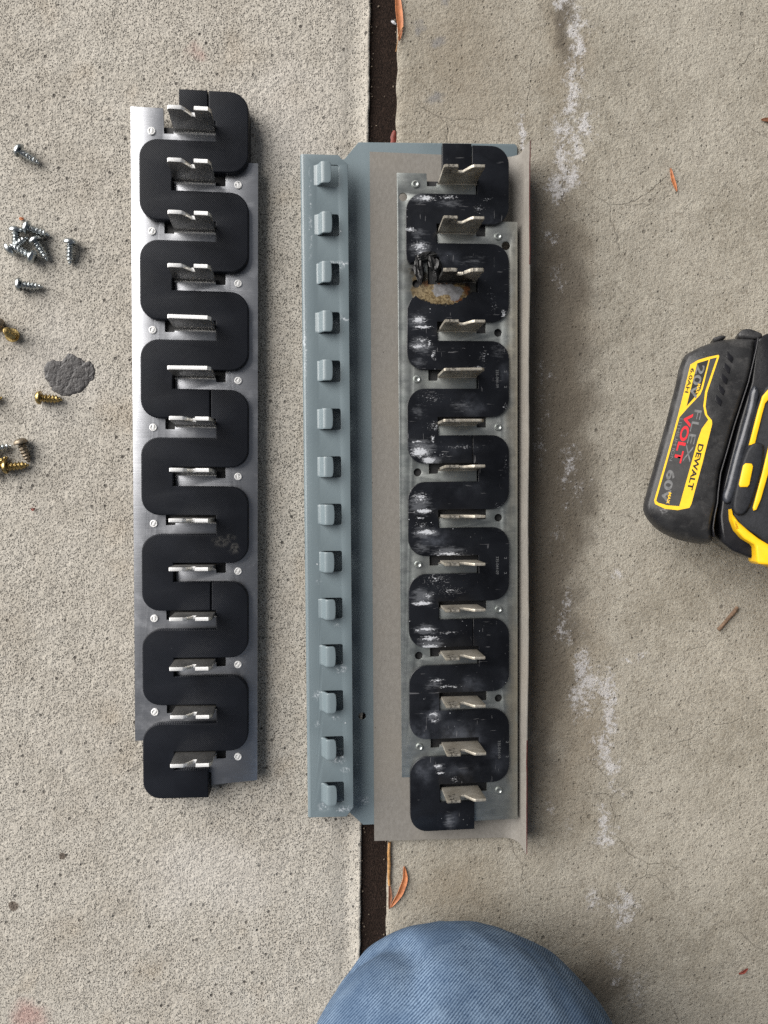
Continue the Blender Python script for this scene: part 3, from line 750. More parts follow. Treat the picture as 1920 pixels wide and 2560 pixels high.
def comb(side, v_top, v_bot, edge, rows, warp=ident, holes=(), bottom=None, deep=()):
    """bus plate: a strip with fingers; side 'L' fingers point right"""
    pts = []
    if side == 'L':
        inner = 6.2
        pts += [(edge, v_top), (5.9, v_top)]
        for k in rows:
            vb = warp(-.7 + PITCH * k)
            pts += [(inner, vb + 1.5), (11.2, vb + 1.5), (11.2, vb), (32.5, vb), (32.5, vb + (16 if k in deep else 9)), (inner, vb + (16 if k in deep else 9))]
        pts += bottom if bottom else [(inner, v_bot), (edge, v_bot)]
    else:
        inner = 37.6
        pts += [(edge, v_top), (inner, v_top)]
        for k in rows:
            vb = warp(-.7 + PITCH * k)
            pts += [(inner, vb + 1.6), (32.5, vb + 1.6), (32.5, vb), (11.3, vb), (11.3, vb + 9.0), (inner, vb + 9.0)]
        pts.pop()
        pts += bottom
    # (rows keep their order from top to bottom; last finger may reach past the end)
    return [[(u, -v) for u, v in pts]] + [circle(u, -v, r) for u, v, r in holes]

# ---------------------------------------------------------------- new assembly (left)
new = empty('bus_bar_assembly', (-89.946, 177.676, 0), -.0063)
tag(new, 'new brushed aluminium bus bar assembly with matt black printed serpentine insulator', 'bus bar')
add('insulator_base', flat([[(u, -v) for u, v in [(-3, -3.3), (30, -3.3), (30, -17), (47, -17), (47, 334), (26, 334), (26, 346), (-3, 346)]]], 0.1, 5.9, .3, 1), M['base'], new)
add('left_bus_plate', flat(comb('L', -12.0, 320.4, -10.6, range(0, 14, 2)), 6.0, 8.0, .12, 1), M['alu'], new)
add('right_bus_plate', flat(comb('R', 13.7, 344.0, 54.4, range(1, 14, 2), bottom=[(29.7, 338.5), (29.7, 345.6), (54.5, 343.6)]), 6.0, 8.0, .12, 1), M['alu'], new)
SEG = [(-1, 14.6, -1, 29.0), (-1, 29.5, 5, 30.0), (5, 30.45, 9, 30.2), (9, 30.65, 13, 28.8)]
b0 = [(14.6, 20.1), (28.95, 20.1), (28.95, 4.7), (14.6, 4.7)]
add('insulator_segment', flat([b0], 0.15, 11.9, .35, 2), M['pla'], new)
for s in SEG[1:]:
    add('insulator_segment', flat([serp(*s)], 5.95 if False else 0.15, 12.0, .75, 3), M['pla'], new)
fin_n = fin_mesh('notch', 8.0, 29.0, 2.0, 1.0)
fin_p = fin_mesh('plain', 8.0, 28.0, 2.0, 1.0)
ring = join_meshes([rings_mesh(lathe([(2.0, 0), (2.0, .45), (1.8, .7), (1.5, .75), (1.35, .55), (1.3, .1)]), False, True), box(-.55, .55, -1.25, 1.25, .1, .72, .15)])
for k in range(14):
    vb = -.7 + 25.3 * k
    add('contact_fin', fin_p if k in (4, 5) else fin_n, [M['fin'], M['cut']], new, (random.uniform(-.25, .25), -vb + random.uniform(-.15, .15), 0), (math.radians(random.uniform(-.8, .8)), 0, math.radians(random.uniform(-.5, .5))))
    vv = 25.4 * k
    add('rivet', ring, M['cut'], new, (0 if k % 2 == 0 else 44.16, -vv, 8.0), (0, 0, random.uniform(-.9, .5)))

# ---------------------------------------------------------------- old assembly (right), lying on the paper
_wx = [0, 80, 110, 150, 190, 230, 280, 330, 352]; _wy = [0, .8, .8, 0, -.6, -1.2, -1.5, -1.0, -.3]
def ow(v): return v + float(np.interp(v, _wx, _wy)) if v > 0 else v
old = empty('bus_bar_assembly', (47.124, 154.623, 0), .0137)
tag(old, 'scorched old bus bar assembly with burnt gap in its glossy black serpentine insulator', 'bus bar')
PZ = 11.2
add('insulator_base', flat([[(u, -v) for u, v in [(-3, -2.5), (30, -2.5), (30, -16), (47, -16), (47, 338), (26, 338), (26, 349), (-3, 349)]]], 2.5, 9.4, .3, 1), M['base'], old)
hl = [(0, ow(50.8) + .6, 2.1), (0, ow(152.4), 2.15), (0, ow(254), 2.15), (-6.6, 6.7, 2.2)]
hr = [(44.3, ow(76.4) + .3, 2.1), (44.3, ow(178), 2.1), (44.3, ow(279.4), 2.1), (48.7, 31.2, 2.3)]
add('left_bus_plate', flat(comb('L', -5.8, 320.4, -9.9, range(0, 14, 2), ow, hl, deep=(2,)), 9.7, PZ, .15, 1), M['galv'], old)
add('right_bus_plate', flat(comb('R', 18.5, 346.9, 55.0, range(1, 14, 2), ow, hr, bottom=[(30.2, ow(329.5) + 9.0), (30.2, 346.9), (55.1, 346.9)]), 9.7, PZ, .15, 1), M['galv'], old)
add('insulator_segment', flat([[(14.2, 20.7), (29.7, 20.9), (29.7, 4.8), (14.2, 4.8)]], 8.6, 13.2, .25, 2), M['mould'], old)
for i, s in enumerate([(-1, 30.1, 5, 29.65), (5, 29.9, 9, 29.55), (9, 29.8, 13, 30.2)]):
    add('insulator_segment', flat([serp(*s, warp=ow, burn=(i == 0))], PZ - 1.4, 13.2, .35, 2), M['mould'], old)
fo_n = fin_mesh('notch', PZ, 30.2, 1.5, .6, True, .6)
fo_p = fin_mesh('plain', PZ, 30.0, 1.5, .4, True, .6)
fo_b = fin_mesh('notch', PZ, 28.6, 1.9, .8, True, .6, rag=.55)
riv = rings_mesh(lathe([(2.15, 0), (2.1, .35), (1.8, .8), (1.3, .85), (.9, .5), (.35, .3)], 28), False, True)
for k in range(14):
    vb = ow(-.7 + PITCH * k)
    o = add('contact_fin', fo_b if k == 2 else (fo_p if k in (4, 5) else fo_n), [M['burnt'], M['finold']] if k == 2 else [M['finold'], M['finold']], old,
        (random.uniform(-.3, .3), -vb + random.uniform(-.2, .2), 0), (math.radians(random.uniform(-1.6, 1.2)), 0, math.radians(random.uniform(-1.0, 1.0))))
    if k == 2: o['label'] = 'soot blackened fin with ragged melted top'
for u, vv in [(0, 0), (0, 101.6), (0, 203.2), (0, 304.8), (44.4, 26.2), (44.4, 127.8), (44.4, 229.4), (44.4, 331)]:
    add('rivet', riv, M['galv'], old, (u, -ow(vv), PZ))
def lump(sx, sy, sz, amp, seed, fold=0.0):
    bm = bmesh.new(); bmesh.ops.create_icosphere(bm, subdivisions=4, radius=1)
    for vt in bm.verts:
        p = vt.co.copy()
        r = 1 + amp * noise.noise(p * 1.3 + Vector((seed, 0, 0))) + amp * .9 * (.35 - abs(noise.noise(p * 2.1 + Vector((0, seed, 0))))) + amp * .10 * noise.noise(p * 8)
        r -= fold * math.exp(-((p.x + .15 * math.sin(p.y * 4)) / .22) ** 2)
        vt.co = Vector((p.x * sx, p.y * sy, p.z * sz)) * r
    me = bpy.data.meshes.new('m'); bm.to_mesh(me); bm.free(); scale_mesh(me)
    return finish(me, 60)
def flap(left, right, zs, seed, amp=1.0):
    """a sagging, folded skin of plastic between two edge paths (u, v), ridge heights zs along it"""
    n, w = 22, 16; v, f = [], []
    for i in range(n + 1):
        t = i / n
        k = np.linspace(0, 1, len(left)); kz = np.linspace(0, 1, len(zs))
        lu, lv = np.interp(t, k, [p[0] for p in left]), np.interp(t, k, [p[1] for p in left])
        ru, rv = np.interp(t, k, [p[0] for p in right]), np.interp(t, k, [p[1] for p in right])
        zc = np.interp(t, kz, zs)
        for j in range(w + 1):
            q = j / w
            u, vv = lu + (ru - lu) * q, lv + (rv - lv) * q
            fold = 1.5 * abs(math.sin(q * 2.7 + seed + 1.3 * t)) + .9 * abs(noise.noise(Vector((q * 3.1 + seed, t * 3.7, seed)))) * 2
            z = zc + .5 * amp * (fold - 1.0 + .8 * noise.noise(Vector((q * 1.5, t * 5.0, seed + 9)))) * math.sin(math.pi * min(max(q, .06), .94)) - 1.6 * abs(2 * q - 1) ** 3
            v.append((u + .35 * noise.noise(Vector((q * 6, t * 7, seed))), -(vv + .35 * noise.noise(Vector((q * 6, t * 7, seed + 5)))), z))
    for i in range(n):
        for j in range(w):
            a = i * (w + 1) + j; f.append((a, a + 1, a + w + 2, a + w + 1))
    return raw_mesh(v, f, [('SOLIDIFY', dict(thickness=.8, offset=-1.0))], 55)
def crumple(sx, sy, sz, seed, taper=0.0):
    """thin burnt skin screwed up into sharp folds"""
    bm = bmesh.new(); bmesh.ops.create_icosphere(bm, subdivisions=3, radius=1)
    for vt in bm.verts:
        p = vt.co.copy()
        k = 1 + .55 * noise.noise(p * 1.5 + Vector((seed, 2, 0))) + .45 * noise.cell(p * 2.3 + Vector((seed, seed, 1)))
        wdt = 1 - taper * max(0, -p.y)
        vt.co = Vector((p.x * sx * wdt, p.y * sy, p.z * sz)) * k
    bmesh.ops.recalc_face_normals(bm, faces=bm.faces)
    me = bpy.data.meshes.new('m'); bm.to_mesh(me); bm.free(); scale_mesh(me)
    return finish(me, 14)
cr = [add('melted_insulation', crumple(2.7, 6.2, 1.5, 3, .55), M['char'], old, (1.3, -45.0, 13.2), (0, 0, math.radians(8))),
      add('melted_insulation', crumple(2.6, 5.4, 1.9, 11, .3), M['char'], old, (9.4, -43.6, 13.8), (0, 0, math.radians(12))),
      add('melted_insulation', crumple(5.0, 1.5, 1.2, 7), M['char'], old, (5.2, -38.2, 14.0), (0, 0, math.radians(8)))]
for o in cr: o['label'] = 'shrivelled lump of melted black insulation'

def text_mesh(txt, size_fit, height, bold=.0, extrude=.12):
    cu = bpy.data.curves.new('f', 'FONT'); cu.body = txt; cu.size = 1.0; cu.extrude = 0.0; cu.offset = bold
    ob = bpy.data.objects.new('t', cu); COL.objects.link(ob)
    dg = bpy.context.evaluated_depsgraph_get()
    me = bpy.data.meshes.new_from_object(ob.evaluated_get(dg), depsgraph=dg)
    bpy.data.objects.remove(ob)
    co = np.array([v.co[:] for v in me.vertices])
    x0, x1, y0, y1 = co[:, 0].min(), co[:, 0].max(), co[:, 1].min(), co[:, 1].max()
    me.transform(Matrix.Translation((-x0, -y0, 0)))
    me.transform(Matrix.Diagonal((size_fit / (x1 - x0), height / (y1 - y0), 1, 1)))
    scale_mesh(me)
    return me
for u, v0, v1 in [(42.6, 97.6, 107.2), (42.5, 198.7, 208.4), (43.4, 301.1, 311.1)]:
    add('part_number', text_mesh('335-044-09', v1 - v0, 1.5), M['emboss'], old, (u, -v0, 13.23), (0, 0, -math.pi / 2))
    for dv in (0.4, 8.6):
        add('part_number', text_mesh('2', 1.1, 1.4), M['emboss'], old, (u + 4.6, -v0 - dv, 13.23), (0, 0, -math.pi / 2))

# ================================================================== grey channel with hooks
tray = empty('hooked_steel_channel', (.4686, 157.32, 0), .0099)
tag(tray, 'grey blue enamelled steel channel with a row of punched hooks along its lip', 'channel')
base_out = [(-12, -10.8), (9.4, -13.1), (17, -22.2), (102.5, -24.0)] + [(103.6, -23.4), (104.2, -22.4)] + [(104.4, 352), (103, 355.5), (16.7, 354.3), (9.4, 347), (-12, 344.2)]
add('base_sheet', flat([[(u, -v) for u, v in base_out], circle(16.7, -291.8, 2.1)], .1, 1.3, .25, 2), M['paint'], tray)
slots = [rrect(-5.6, 6.0, -PITCH * k - 5.6, -PITCH * k + 5.6, 1.0) for k in range(14)]
lip_out = [(-12, -10.8), (6.0, -10.8), (7.5, -9.0), (10.9, -6.2), (11.1, 339.2), (7.2, 344.3), (-12, 343.9)]
add('lip', flat([[(u, -v) for u, v in lip_out]] + slots, 10.0, 11.2, .25, 2), M['paint'], tray)
prof = [(-11.9, 11.2)] + [(-12 + 2 * math.cos(math.radians(a)), 9.2 + 2 * math.sin(math.radians(a))) for a in range(100, 181, 16)] + [(-14, 2.1)] + [(-12 + 2 * math.cos(math.radians(a)), 2.1 + 2 * math.sin(math.radians(a))) for a in range(196, 271, 18)] + [(-11.9, .1)]
pin = [(-11.9, 1.3), (-12.4, 1.5), (-12.8, 2.2), (-12.8, 9.0), (-12.4, 9.8), (-11.9, 10.0)]
loop = prof + pin
ringsv = [[(u, -v, z) for u, z in loop] for v in (-10.75, 60, 150, 250, 343.9)]
add('side_wall', rings_mesh(ringsv), M['paint'], tray)
hp = [(-7.2, 11.15), (-6.0, 11.3), (-5.2, 11.8), (-4.5, 12.9), (-3.9, 14.3), (-3.3, 15.4), (-2.5, 15.9), (-1.0, 16.0), (.6, 16.0), (1.4, 15.95), (1.75, 15.9)]
v, f = [], []
W = 10
for (u, z) in hp:
    e = 5.45
    if u > .8: e -= (u - .8) ** 2 * .9
    if u < -5: e -= (-5 - u) * .15
    for j in range(W + 1):
        t = -1 + 2 * j / W
        bow = .35 * (1 - t * t) if u > 1 else 0
        v.append((u + bow, t * e, z))
for i in range(len(hp) - 1):
    for j in range(W):
        a = i * (W + 1) + j; f.append((a, a + 1, a + W + 2, a + W + 1))
hook_me = raw_mesh(v, f, [('SOLIDIFY', dict(thickness=1.25, offset=-1.0)), ('BEVEL', dict(width=.3, segments=2, limit_method='ANGLE', angle_limit=math.radians(50)))], 40)
zmax = max(q.co.z for q in hook_me.vertices)
for k in range(14):
    add('hook', hook_me, M['paint'], tray, (random.uniform(-.15, .15), -PITCH * k, 0), (0, math.radians(random.uniform(-1, 1)), 0))

# ================================================================== insulating paper
pu = list(np.linspace(23, 95, 13)) ; pz = [2.0] * 13
for a in range(0, 91, 10):
    pu.append(96.5 + 9 * math.sin(math.radians(a))); pz.append(11.0 - 9 * math.cos(math.radians(a)))
for z in (13, 16, 18, 20): pu.append(105.5 + (z - 11) * .06); pz.append(z)
vs = np.linspace(0, 1, 61)
v, f = [], []
for t in vs:
    for u, z in zip(pu, pz):
        k = (u - 23) / 83
        va = -16.8 + .7 * k - (1.2 if z > 12 else 0); vb_ = 363.2 + 1.8 * k + (.6 if z > 12 else 0)
        vv = va + (vb_ - va) * t
        lift = .22 * noise.noise(Vector((u / 40, vv / 50, 0)))
        wob = (z - 2) / 18 * (1.0 * noise.noise(Vector((9, vv / 70, 1))) + .25 * noise.noise(Vector((4, vv / 6, 1))))
        v.append((u + wob, -vv, z + max(lift, -.1)))
n = len(pu)
for i in range(len(vs) - 1):
    for j in range(n - 1):
        a = i * n + j; f.append((a, a + 1, a + n + 1, a + n))
pm = raw_mesh(v, f, [('SOLIDIFY', dict(thickness=.55, offset=-1.0))], 50)
pm.materials.append(None); pm.materials.append(None)
bm = bmesh.new(); bm.from_mesh(pm)
half = len(bm.verts) // 2
bm.faces.ensure_lookup_table()
nf = len(f)
tops = [fc for fc in bm.faces if fc.normal.z > .9]
bm.free()
for pl in pm.polygons:
    # outer side of the upturned wall and its cut edges are dark red
    c = pl.center
    if c.x > .1040 and (pl.normal.x > .4) and c.z > .006: pl.material_index = 1
    if abs(pl.normal.y) > .8 and c.x > .1030: pl.material_index = 1
    if c.z > .0195 and (c.y > -.045 or c.y < -.300): pl.material_index = 1
paper = add('insulating_paper', pm, [M['paper'], M['red']])
paper.location = tray.location; paper.rotation_euler = tray.rotation_euler
tag(paper, 'taupe grey insulating paper sheet with one long edge turned up, red backed', 'paper sheet')

# ================================================================== cordless tool with battery
SC3 = 3.403
def Bp(x, y): return (1580 + x / SC3, 790 + y / SC3)
t_n = Vector((-.330, .085, .94)).normalized()
t_o = U(*Bp(300, 1000), 34.0)
t_y = (Vector((.25, .97, 0)) - t_n * t_n.dot(Vector((.25, .97, 0)))).normalized()
t_x = t_y.cross(t_n)
TM = Matrix((t_x, t_y, t_n)).transposed()
def TL(x, y, n=0.0):
    """crop pixel -> tool-local mm on the plane at height n above the label face"""
    px, py = Bp(x, y); d = ray_dir(px, py); o = Vector((0, 0, CAM_H))
    q = t_o + t_n * n
    t = (q - o).dot(t_n) / d.dot(t_n)
    p = TM.transposed() @ (o + d * t - t_o)
    return (p.x, p.y)
tool = empty('cordless_tool')
tool.matrix_world = Matrix.Translation(t_o * MM) @ TM.to_4x4()
tag(tool, 'yellow and black cordless power tool lying on its side, battery attached', 'power tool')
def tl_ground(x, y, n):
    """drop a tool-local point straight down to the ground, in tool-local mm"""
    w = t_o + TM @ Vector((x, y, n)); w.z = .3
    return TM.transposed() @ (w - t_o)
pk_px = [(455, 318), (520, 275), (610, 228), (760, 172), (900, 150), (1000, 150), (1085, 165), (1075, 240), (1045, 380), (1000, 560), (935, 760), (880, 930), (815, 1160), (765, 1330), (742, 1500), (738, 1580), (712, 1700), (695, 1800), (712, 1890), (700, 1935), (600, 1945), (400, 1900), (250, 1830), (165, 1755), (112, 1680), (100, 1610), (130, 1490), (210, 1200), (280, 950), (350, 680), (385, 540), (410, 420)]
pk = smooth_loop([TL(*p) for p in pk_px], 120)
y_low = TL(300, 1680)[1]; y_end = TL(300, 1945)[1]; y_up = TL(600, 330)[1]; y_top = TL(800, 160)[1]
def pk_drop(x, y):
    t = max(0.0, min(1.0, (y_low - y) / (y_low - y_end)))
    s = max(0.0, min(1.0, (y - y_up) / (y_top - y_up)))
    return -13.0 * t ** 1.6 - 4.0 * s ** 1.8
rings = []
wl_ = inset(pk, 5.0)
def sh(p, d): return (p[0] + d, p[1] + d * .25)
rings.append([tl_ground(*sh(p, 17), -20) for p in inset(pk, 8)])
for ins, n in [(6.0, -24), (2.6, -16), (.5, -9), (.25, -5), (.9, -2.4), (1.9, -.8), (3.2, 0)]:
    rings.append([Vector((*sh((x, y), 7 if n < -20 else (3 if n < -12 else 0)), n + pk_drop(x, y))) for x, y in inset(pk, ins)])
pack_me = rings_mesh(rings, True, True, 50)
bm = bmesh.new(); bm.from_mesh(pack_me)
for yy in np.linspace(y_end, y_top, 26):
    bmesh.ops.bisect_plane(bm, geom=bm.verts[:] + bm.edges[:] + bm.faces[:], plane_co=(0, yy * MM, 0), plane_no=(0, 1, 0))
for vt in bm.verts:
    pass
bmesh.ops.triangulate(bm, faces=[fc for fc in bm.faces if len(fc.verts) > 4])
bm.to_mesh(pack_me); bm.free()
# settle the cut cap vertices onto the falling-off face
ymm = [p for p in pk]
finish(pack_me, 50)
pack = add('battery_pack', pack_me, M['bat'], tool)
def tpoly(pts, n, smooth=False, num=80):
    q = [TL(*p, n) for p in pts]
    return smooth_loop(q, num) if smooth else q
def tflat(name, pts, n0, n1, mat, parent, bevel=.2, smooth=False, holes=(), num=80):
    return add(name, flat([tpoly(pts, n1, smooth, num)] + [tpoly(h, n1) for h in holes], n0, n1, bevel, 2), mat, parent)
lab = [(497, 412), (440, 650), (390, 850), (300, 1180), (188, 1570), (196, 1600), (280, 1640), (390, 1652), (488, 1632), (505, 1600), (600, 1250), (682, 920), (680, 888), (640, 840), (625, 770), (640, 650), (742, 345), (737, 330), (640, 350), (560, 375)]
tflat('label', lab, -.25, .12, M['labely'], pack, 0)
pa = [(664, 366), (722, 352), (622, 640), (606, 765), (620, 838), (648, 882), (592, 960), (558, 1060), (402, 1618), (300, 1610), (222, 1588), (206, 1570), (300, 1240), (404, 862), (466, 790), (580, 670), (602, 620)]
tflat('label_panel', pa, .10, .16, M['labelk'], pack, 0)
pb = [(555, 402), (652, 372), (584, 622), (562, 656), (464, 768)]
tflat('label_panel', pb, .10, .17, M['labelkk'], pack, 0)
def ttext(txt, s, e, hpx, mat, bold=.02, n=.20, name='lettering'):
    a, b = Vector(TL(*s, n)), Vector(TL(*e, n))
    d = b - a
    me = text_mesh(txt, d.length, hpx / SC3 / 4.95, bold)
    o = add(name, me, mat, pack, (a.x, a.y, n), (0, 0, math.atan2(d.y, d.x)))
    return o
ttext('6.0AH', (503, 442), (448, 650), 30, M['labelkk'], .02)
ttext('20V', (556, 410), (478, 690), 66, M['ink_grey'], .02)
ttext('MAX', (560, 575), (540, 660), 24, M['labely'], .03, .22)
ttext('FLEX', (535, 795), (430, 1240), 58, M['ink_grey'], .0)
ttext('VOLT', (455, 820), (350, 1240), 66, M['ink_red'], .03, .22)
ttext('LITHIUM ION', (408, 870), (318, 1230), 24, M['ink_grey'], .0)
ttext('DEWALT', (565, 1085), (468, 1475), 44, M['labelkk'], .03)
ttext('60V', (302, 1305), (240, 1585), 70, M['ink_grey'], .03)
ttext('MAX', (312, 1500), (292, 1595), 24, M['labely'], .03, .22)
seam = [(1085, 175), (1068, 280), (1040, 400), (1000, 565), (935, 765), (880, 935), (815, 1165), (765, 1335), (744, 1500), (738, 1585), (714, 1700), (700, 1800), (712, 1880)]
tflat('case_seam', seam + [(x - 16, y) for x, y in reversed(seam)], -6, -1.2, M['blackg'], pack, .5)
# embossed grip bars
for k in range(5):
    y0 = 300 + k * 92; x0 = 812 - k * 24
    tflat('grip_bar', [(x0, y0), (x0 + 50, y0 + 52), (x0 + 38, y0 + 98), (x0 - 12, y0 + 46)], -.3, .45, M['blackg'], pack, .15)
# tool foot
for pts in ([(690, 190), (730, 168), (780, 160), (800, 178), (720, 215)], [(905, 150), (930, 120), (975, 104), (1030, 112), (1110, 150), (1080, 190), (930, 185)]):
    tflat('case_lug', pts, -14, -5, M['bat'], tool, 1.2, True, num=40)
EX = 1620
tflat('slide_rail', [(1040, 200), (1157, 140), (EX, 120), (EX, 2120), (1157, 2090), (1000, 2055), (860, 2000), (760, 1920), (735, 1700), (760, 1480), (900, 900), (1000, 560)], -30, -5, M['blackg'], tool, 2.0)
tflat('rail_groove', [(1050, 585), (1012, 640), (990, 760), (930, 980), (870, 1185), (805, 1440), (775, 1535), (800, 1592), (850, 1580), (890, 1480), (960, 1185), (1055, 830), (1088, 640)], -6, -1.5, M['rail'], tool, 2.0, True)
tflat('foot_shell', [(EX, 520), (1200, 545), (1130, 610), (1065, 790), (1000, 1060), (950, 1220), (900, 1450), (856, 1600), (858, 1690), (930, 1795), (1050, 1860), (1157, 1950), (EX, 2240)], -12, 3.0, M['rubber'], tool, 1.6)
tflat('trim_stripe', [(1300, 560), (1170, 612), (1112, 680), (1075, 800), (998, 1098), (1046, 1098), (1110, 840), (1136, 745), (1180, 690), (1300, 640)], 2.0, 4.0, M['yellow'], tool, .5)
tflat('trim_stripe', [(1230, 850), (1157, 1140), (1110, 1330), (1030, 1630), (1037, 1656), (1062, 1650), (1100, 1560), (1157, 1360), (1280, 900)], 2.0, 4.2, M['yellow'], tool, .5)
tflat('button_surround', [(1000, 1110), (1060, 1075), (1112, 1085), (1126, 1125), (1110, 1300), (1070, 1440), (1030, 1560), (990, 1650), (940, 1692), (882, 1680), (862, 1600), (900, 1400), (950, 1220)], 1.0, 5.0, M['rubber'], tool, 1.3, True)
tflat('release_button', [(948, 1270), (968, 1252), (1020, 1255), (1033, 1278), (1002, 1435), (985, 1456), (922, 1456), (911, 1432)], 4.0, 5.8, M['yellow'], tool, .5)
tflat('bumper', [(850, 1640), (866, 1690), (910, 1750), (1000, 1830), (1080, 1892), (1157, 1938), (EX, 2200), (EX, 2330), (1157, 2118), (1085, 2112), (1060, 2090), (1052, 1965), (1036, 1942), (950, 1890), (890, 1820), (855, 1730)], -14, 3.6, M['yellow'], tool, 1.2)
# handle running off past the frame, and the underside that carries the weight
hx0, hy0 = TL(1500, 900); hx1, hy1 = TL(1500, 1700)
xr = TL(1300, 1200)[0]
rings = []
for t in np.linspace(0, 1, 7):
    r = 22 - 3 * math.sin(t * 3)
    rings.append([(xr + 20 + 120 * t, (hy0 + hy1) / 2 + r * math.cos(a) * 1.1, -16 + r * math.sin(a)) for a in np.linspace(0, 2 * math.pi, 20, endpoint=False)])
add('handle', rings_mesh(rings), M['rubber'], tool)
yc = (hy0 + hy1) / 2
prof_m = [(8, -95), (20, -93), (24, -70), (30, -60), (33, -20), (34, 30), (32, 60), (26, 72), (10, 75)]
rings = [[(xr + 150 + rr * math.cos(a), yc + yy, -26 + rr * math.sin(a)) for a in np.linspace(0, 2 * math.pi, 28, endpoint=False)] for rr, yy in prof_m]
add('motor_housing', rings_mesh(rings), M['yellow'], tool)
sup = smooth_loop([TL(*p, -25) for p in [(1000, 700), (1250, 500), (1500, 700), (1500, 1700), (1250, 1950), (980, 1800), (900, 1500)]], 40)
add('lower_shell', rings_mesh([[tl_ground(*p, -25) for p in inset(sup, 5)], [Vector((*p, -40)) for p in inset(sup, 1)], [Vector((*p, -20)) for p in sup]]), M['rubber'], tool)

# ================================================================== kneeling person (only the denim leg comes into view)
bm = bmesh.new()
def capsule(a, b, ra, rb, n=24, m=14):
    a, b = Vector(a), Vector(b); ax = (b - a); L = ax.length; ax.normalize()
    q = ax.to_track_quat('Z', 'Y'); rr = []
    for k in range(m + 1):
        ph = -math.pi / 2 + math.pi / 2 * k / m
        rr.append((ra * math.cos(ph), ra * math.sin(ph)))
    for k in range(m + 1):
        ph = math.pi / 2 * k / m
        rr.append((rb * math.cos(ph), L + rb * math.sin(ph)))
    vs_ = [[bm.verts.new(a + q @ Vector((max(r, .01) * math.cos(2 * math.pi * j / n), max(r, .01) * math.sin(2 * math.pi * j / n), z))) for j in range(n)] for r, z in rr]
    for i in range(len(vs_) - 1):
        for j in range(n): bm.faces.new((vs_[i][j], vs_[i][(j + 1) % n], vs_[i + 1][(j + 1) % n], vs_[i + 1][j]))
    bm.faces.new(list(reversed(vs_[0]))); bm.faces.new(vs_[-1])
K = Vector((68, -309, 70))
capsule(K, (86, -480, 240), 83, 88)
capsule((90, -470, 240), (105, -640, 330), 84, 98)
capsule(K + Vector((0, -6, -6)), (88, -530, 56), 68, 54)
capsule((88, -520, 52), (92, -700, 46), 50, 44)
me = bpy.data.meshes.new('m'); bm.to_mesh(me); bm.free()
ob = bpy.data.objects.new('t', me); COL.objects.link(ob)
md = ob.modifiers.new('r', 'REMESH'); md.mode = 'VOXEL'; md.voxel_size = 3.0
md = ob.modifiers.new('s', 'SMOOTH'); md.factor = .5; md.iterations = 14
dg = bpy.context.evaluated_depsgraph_get()
leg = bpy.data.meshes.new_from_object(ob.evaluated_get(dg), depsgraph=dg)
bpy.data.objects.remove(ob)
co = [(vt.co.copy(), vt.normal.copy()) for vt in leg.vertices]
fa, fb = Vector((47.6, -226, 0)), Vector((6, -272, 0))
fd = (fb - fa).normalized(); fn = Vector((-fd.y, fd.x, 0))
for vt, (c, nr) in zip(leg.vertices, co):
    s = (c - fa).dot(fd); d = (c - fa).dot(fn) + 3 * math.sin(s / 22)
    g = math.exp(-(d / 3.2) ** 2) * max(0, min(1, (s + 14) / 25)) * max(0, min(1, (150 - s) / 60)) * (1 if c.z > 20 else .3)
    g2 = math.exp(-((d - 9) / 6.0) ** 2) * max(0, min(1, (s + 14) / 25)) * (1 if c.z > 20 else .3)
    amt = -3.4 * g + 2.2 * g2 + 1.8 * noise.noise(c / 40) + .6 * noise.noise(c / 11) + 1.5 * (.3 - abs(noise.noise(Vector(((c.x + c.y * .5) / 26, (c.y - c.x * .3) / 60, c.z / 40)))))
    vt.co = c + nr * amt
    if vt.co.z < .4: vt.co.z = .4
scale_mesh(leg)
for p in leg.polygons: p.use_smooth = True
tag(add('person', leg, M['denim']), 'person kneeling on the pavement in faded blue denim jeans', 'person')

# ================================================================== screws
def screw_meshes(length=10.6, pitch=1.75, rc=1.55, rt=2.35, rh=3.6, hh=2.6, turns_n=16):
    # shank: real helix thread, axis +x, head base at x=0
    rows, n = int(length / pitch * 10), turns_n
    v, f = [], []
    for i in range(rows + 1):
        x = length * i / rows
        taper = 1.0 if x < length - 3.2 else max(.12, (length - x) / 3.2) ** .6
        for j in range(n):
            a = 2 * math.pi * j / n
            ph = ((x / pitch) - j / n) % 1.0
            t = max(0, 1 - abs(ph - .5) * 2.6)
            r = (rc + (rt - rc) * t) * taper
            v.append((x, r * math.cos(a), r * math.sin(a)))
    for i in range(rows):
        for j in range(n):
            a, b = i * n + j, i * n + (j + 1) % n
            f.append((a, b, b + n, a + n))
    f.append(tuple(range(rows * n, rows * n + n)))
    sh = raw_mesh(v, f, (), 60)
    bm = bmesh.new(); bm.from_mesh(sh); bmesh.ops.recalc_face_normals(bm, faces=bm.faces); bm.to_mesh(sh); bm.free()
    prof_h = [(rc * .9, .0), (rh * .96, 0), (rh, .25), (rh * .98, .9), (rh * .86, hh * .68), (rh * .62, hh * .92), (rh * .3, hh)]
    r = lathe(prof_h, 24)
    hd = rings_mesh([[(-z, x, y) for x, y, z in ring_] for ring_ in r], False, True, 50)
    cross = join_meshes([box(-hh - .06, -hh + .7, -1.6, 1.6, -.36, .36), box(-hh - .05, -hh + .7, -.36, .36, -1.6, 1.6)])
    return hd, sh, cross
HD, SH, CR = screw_meshes()
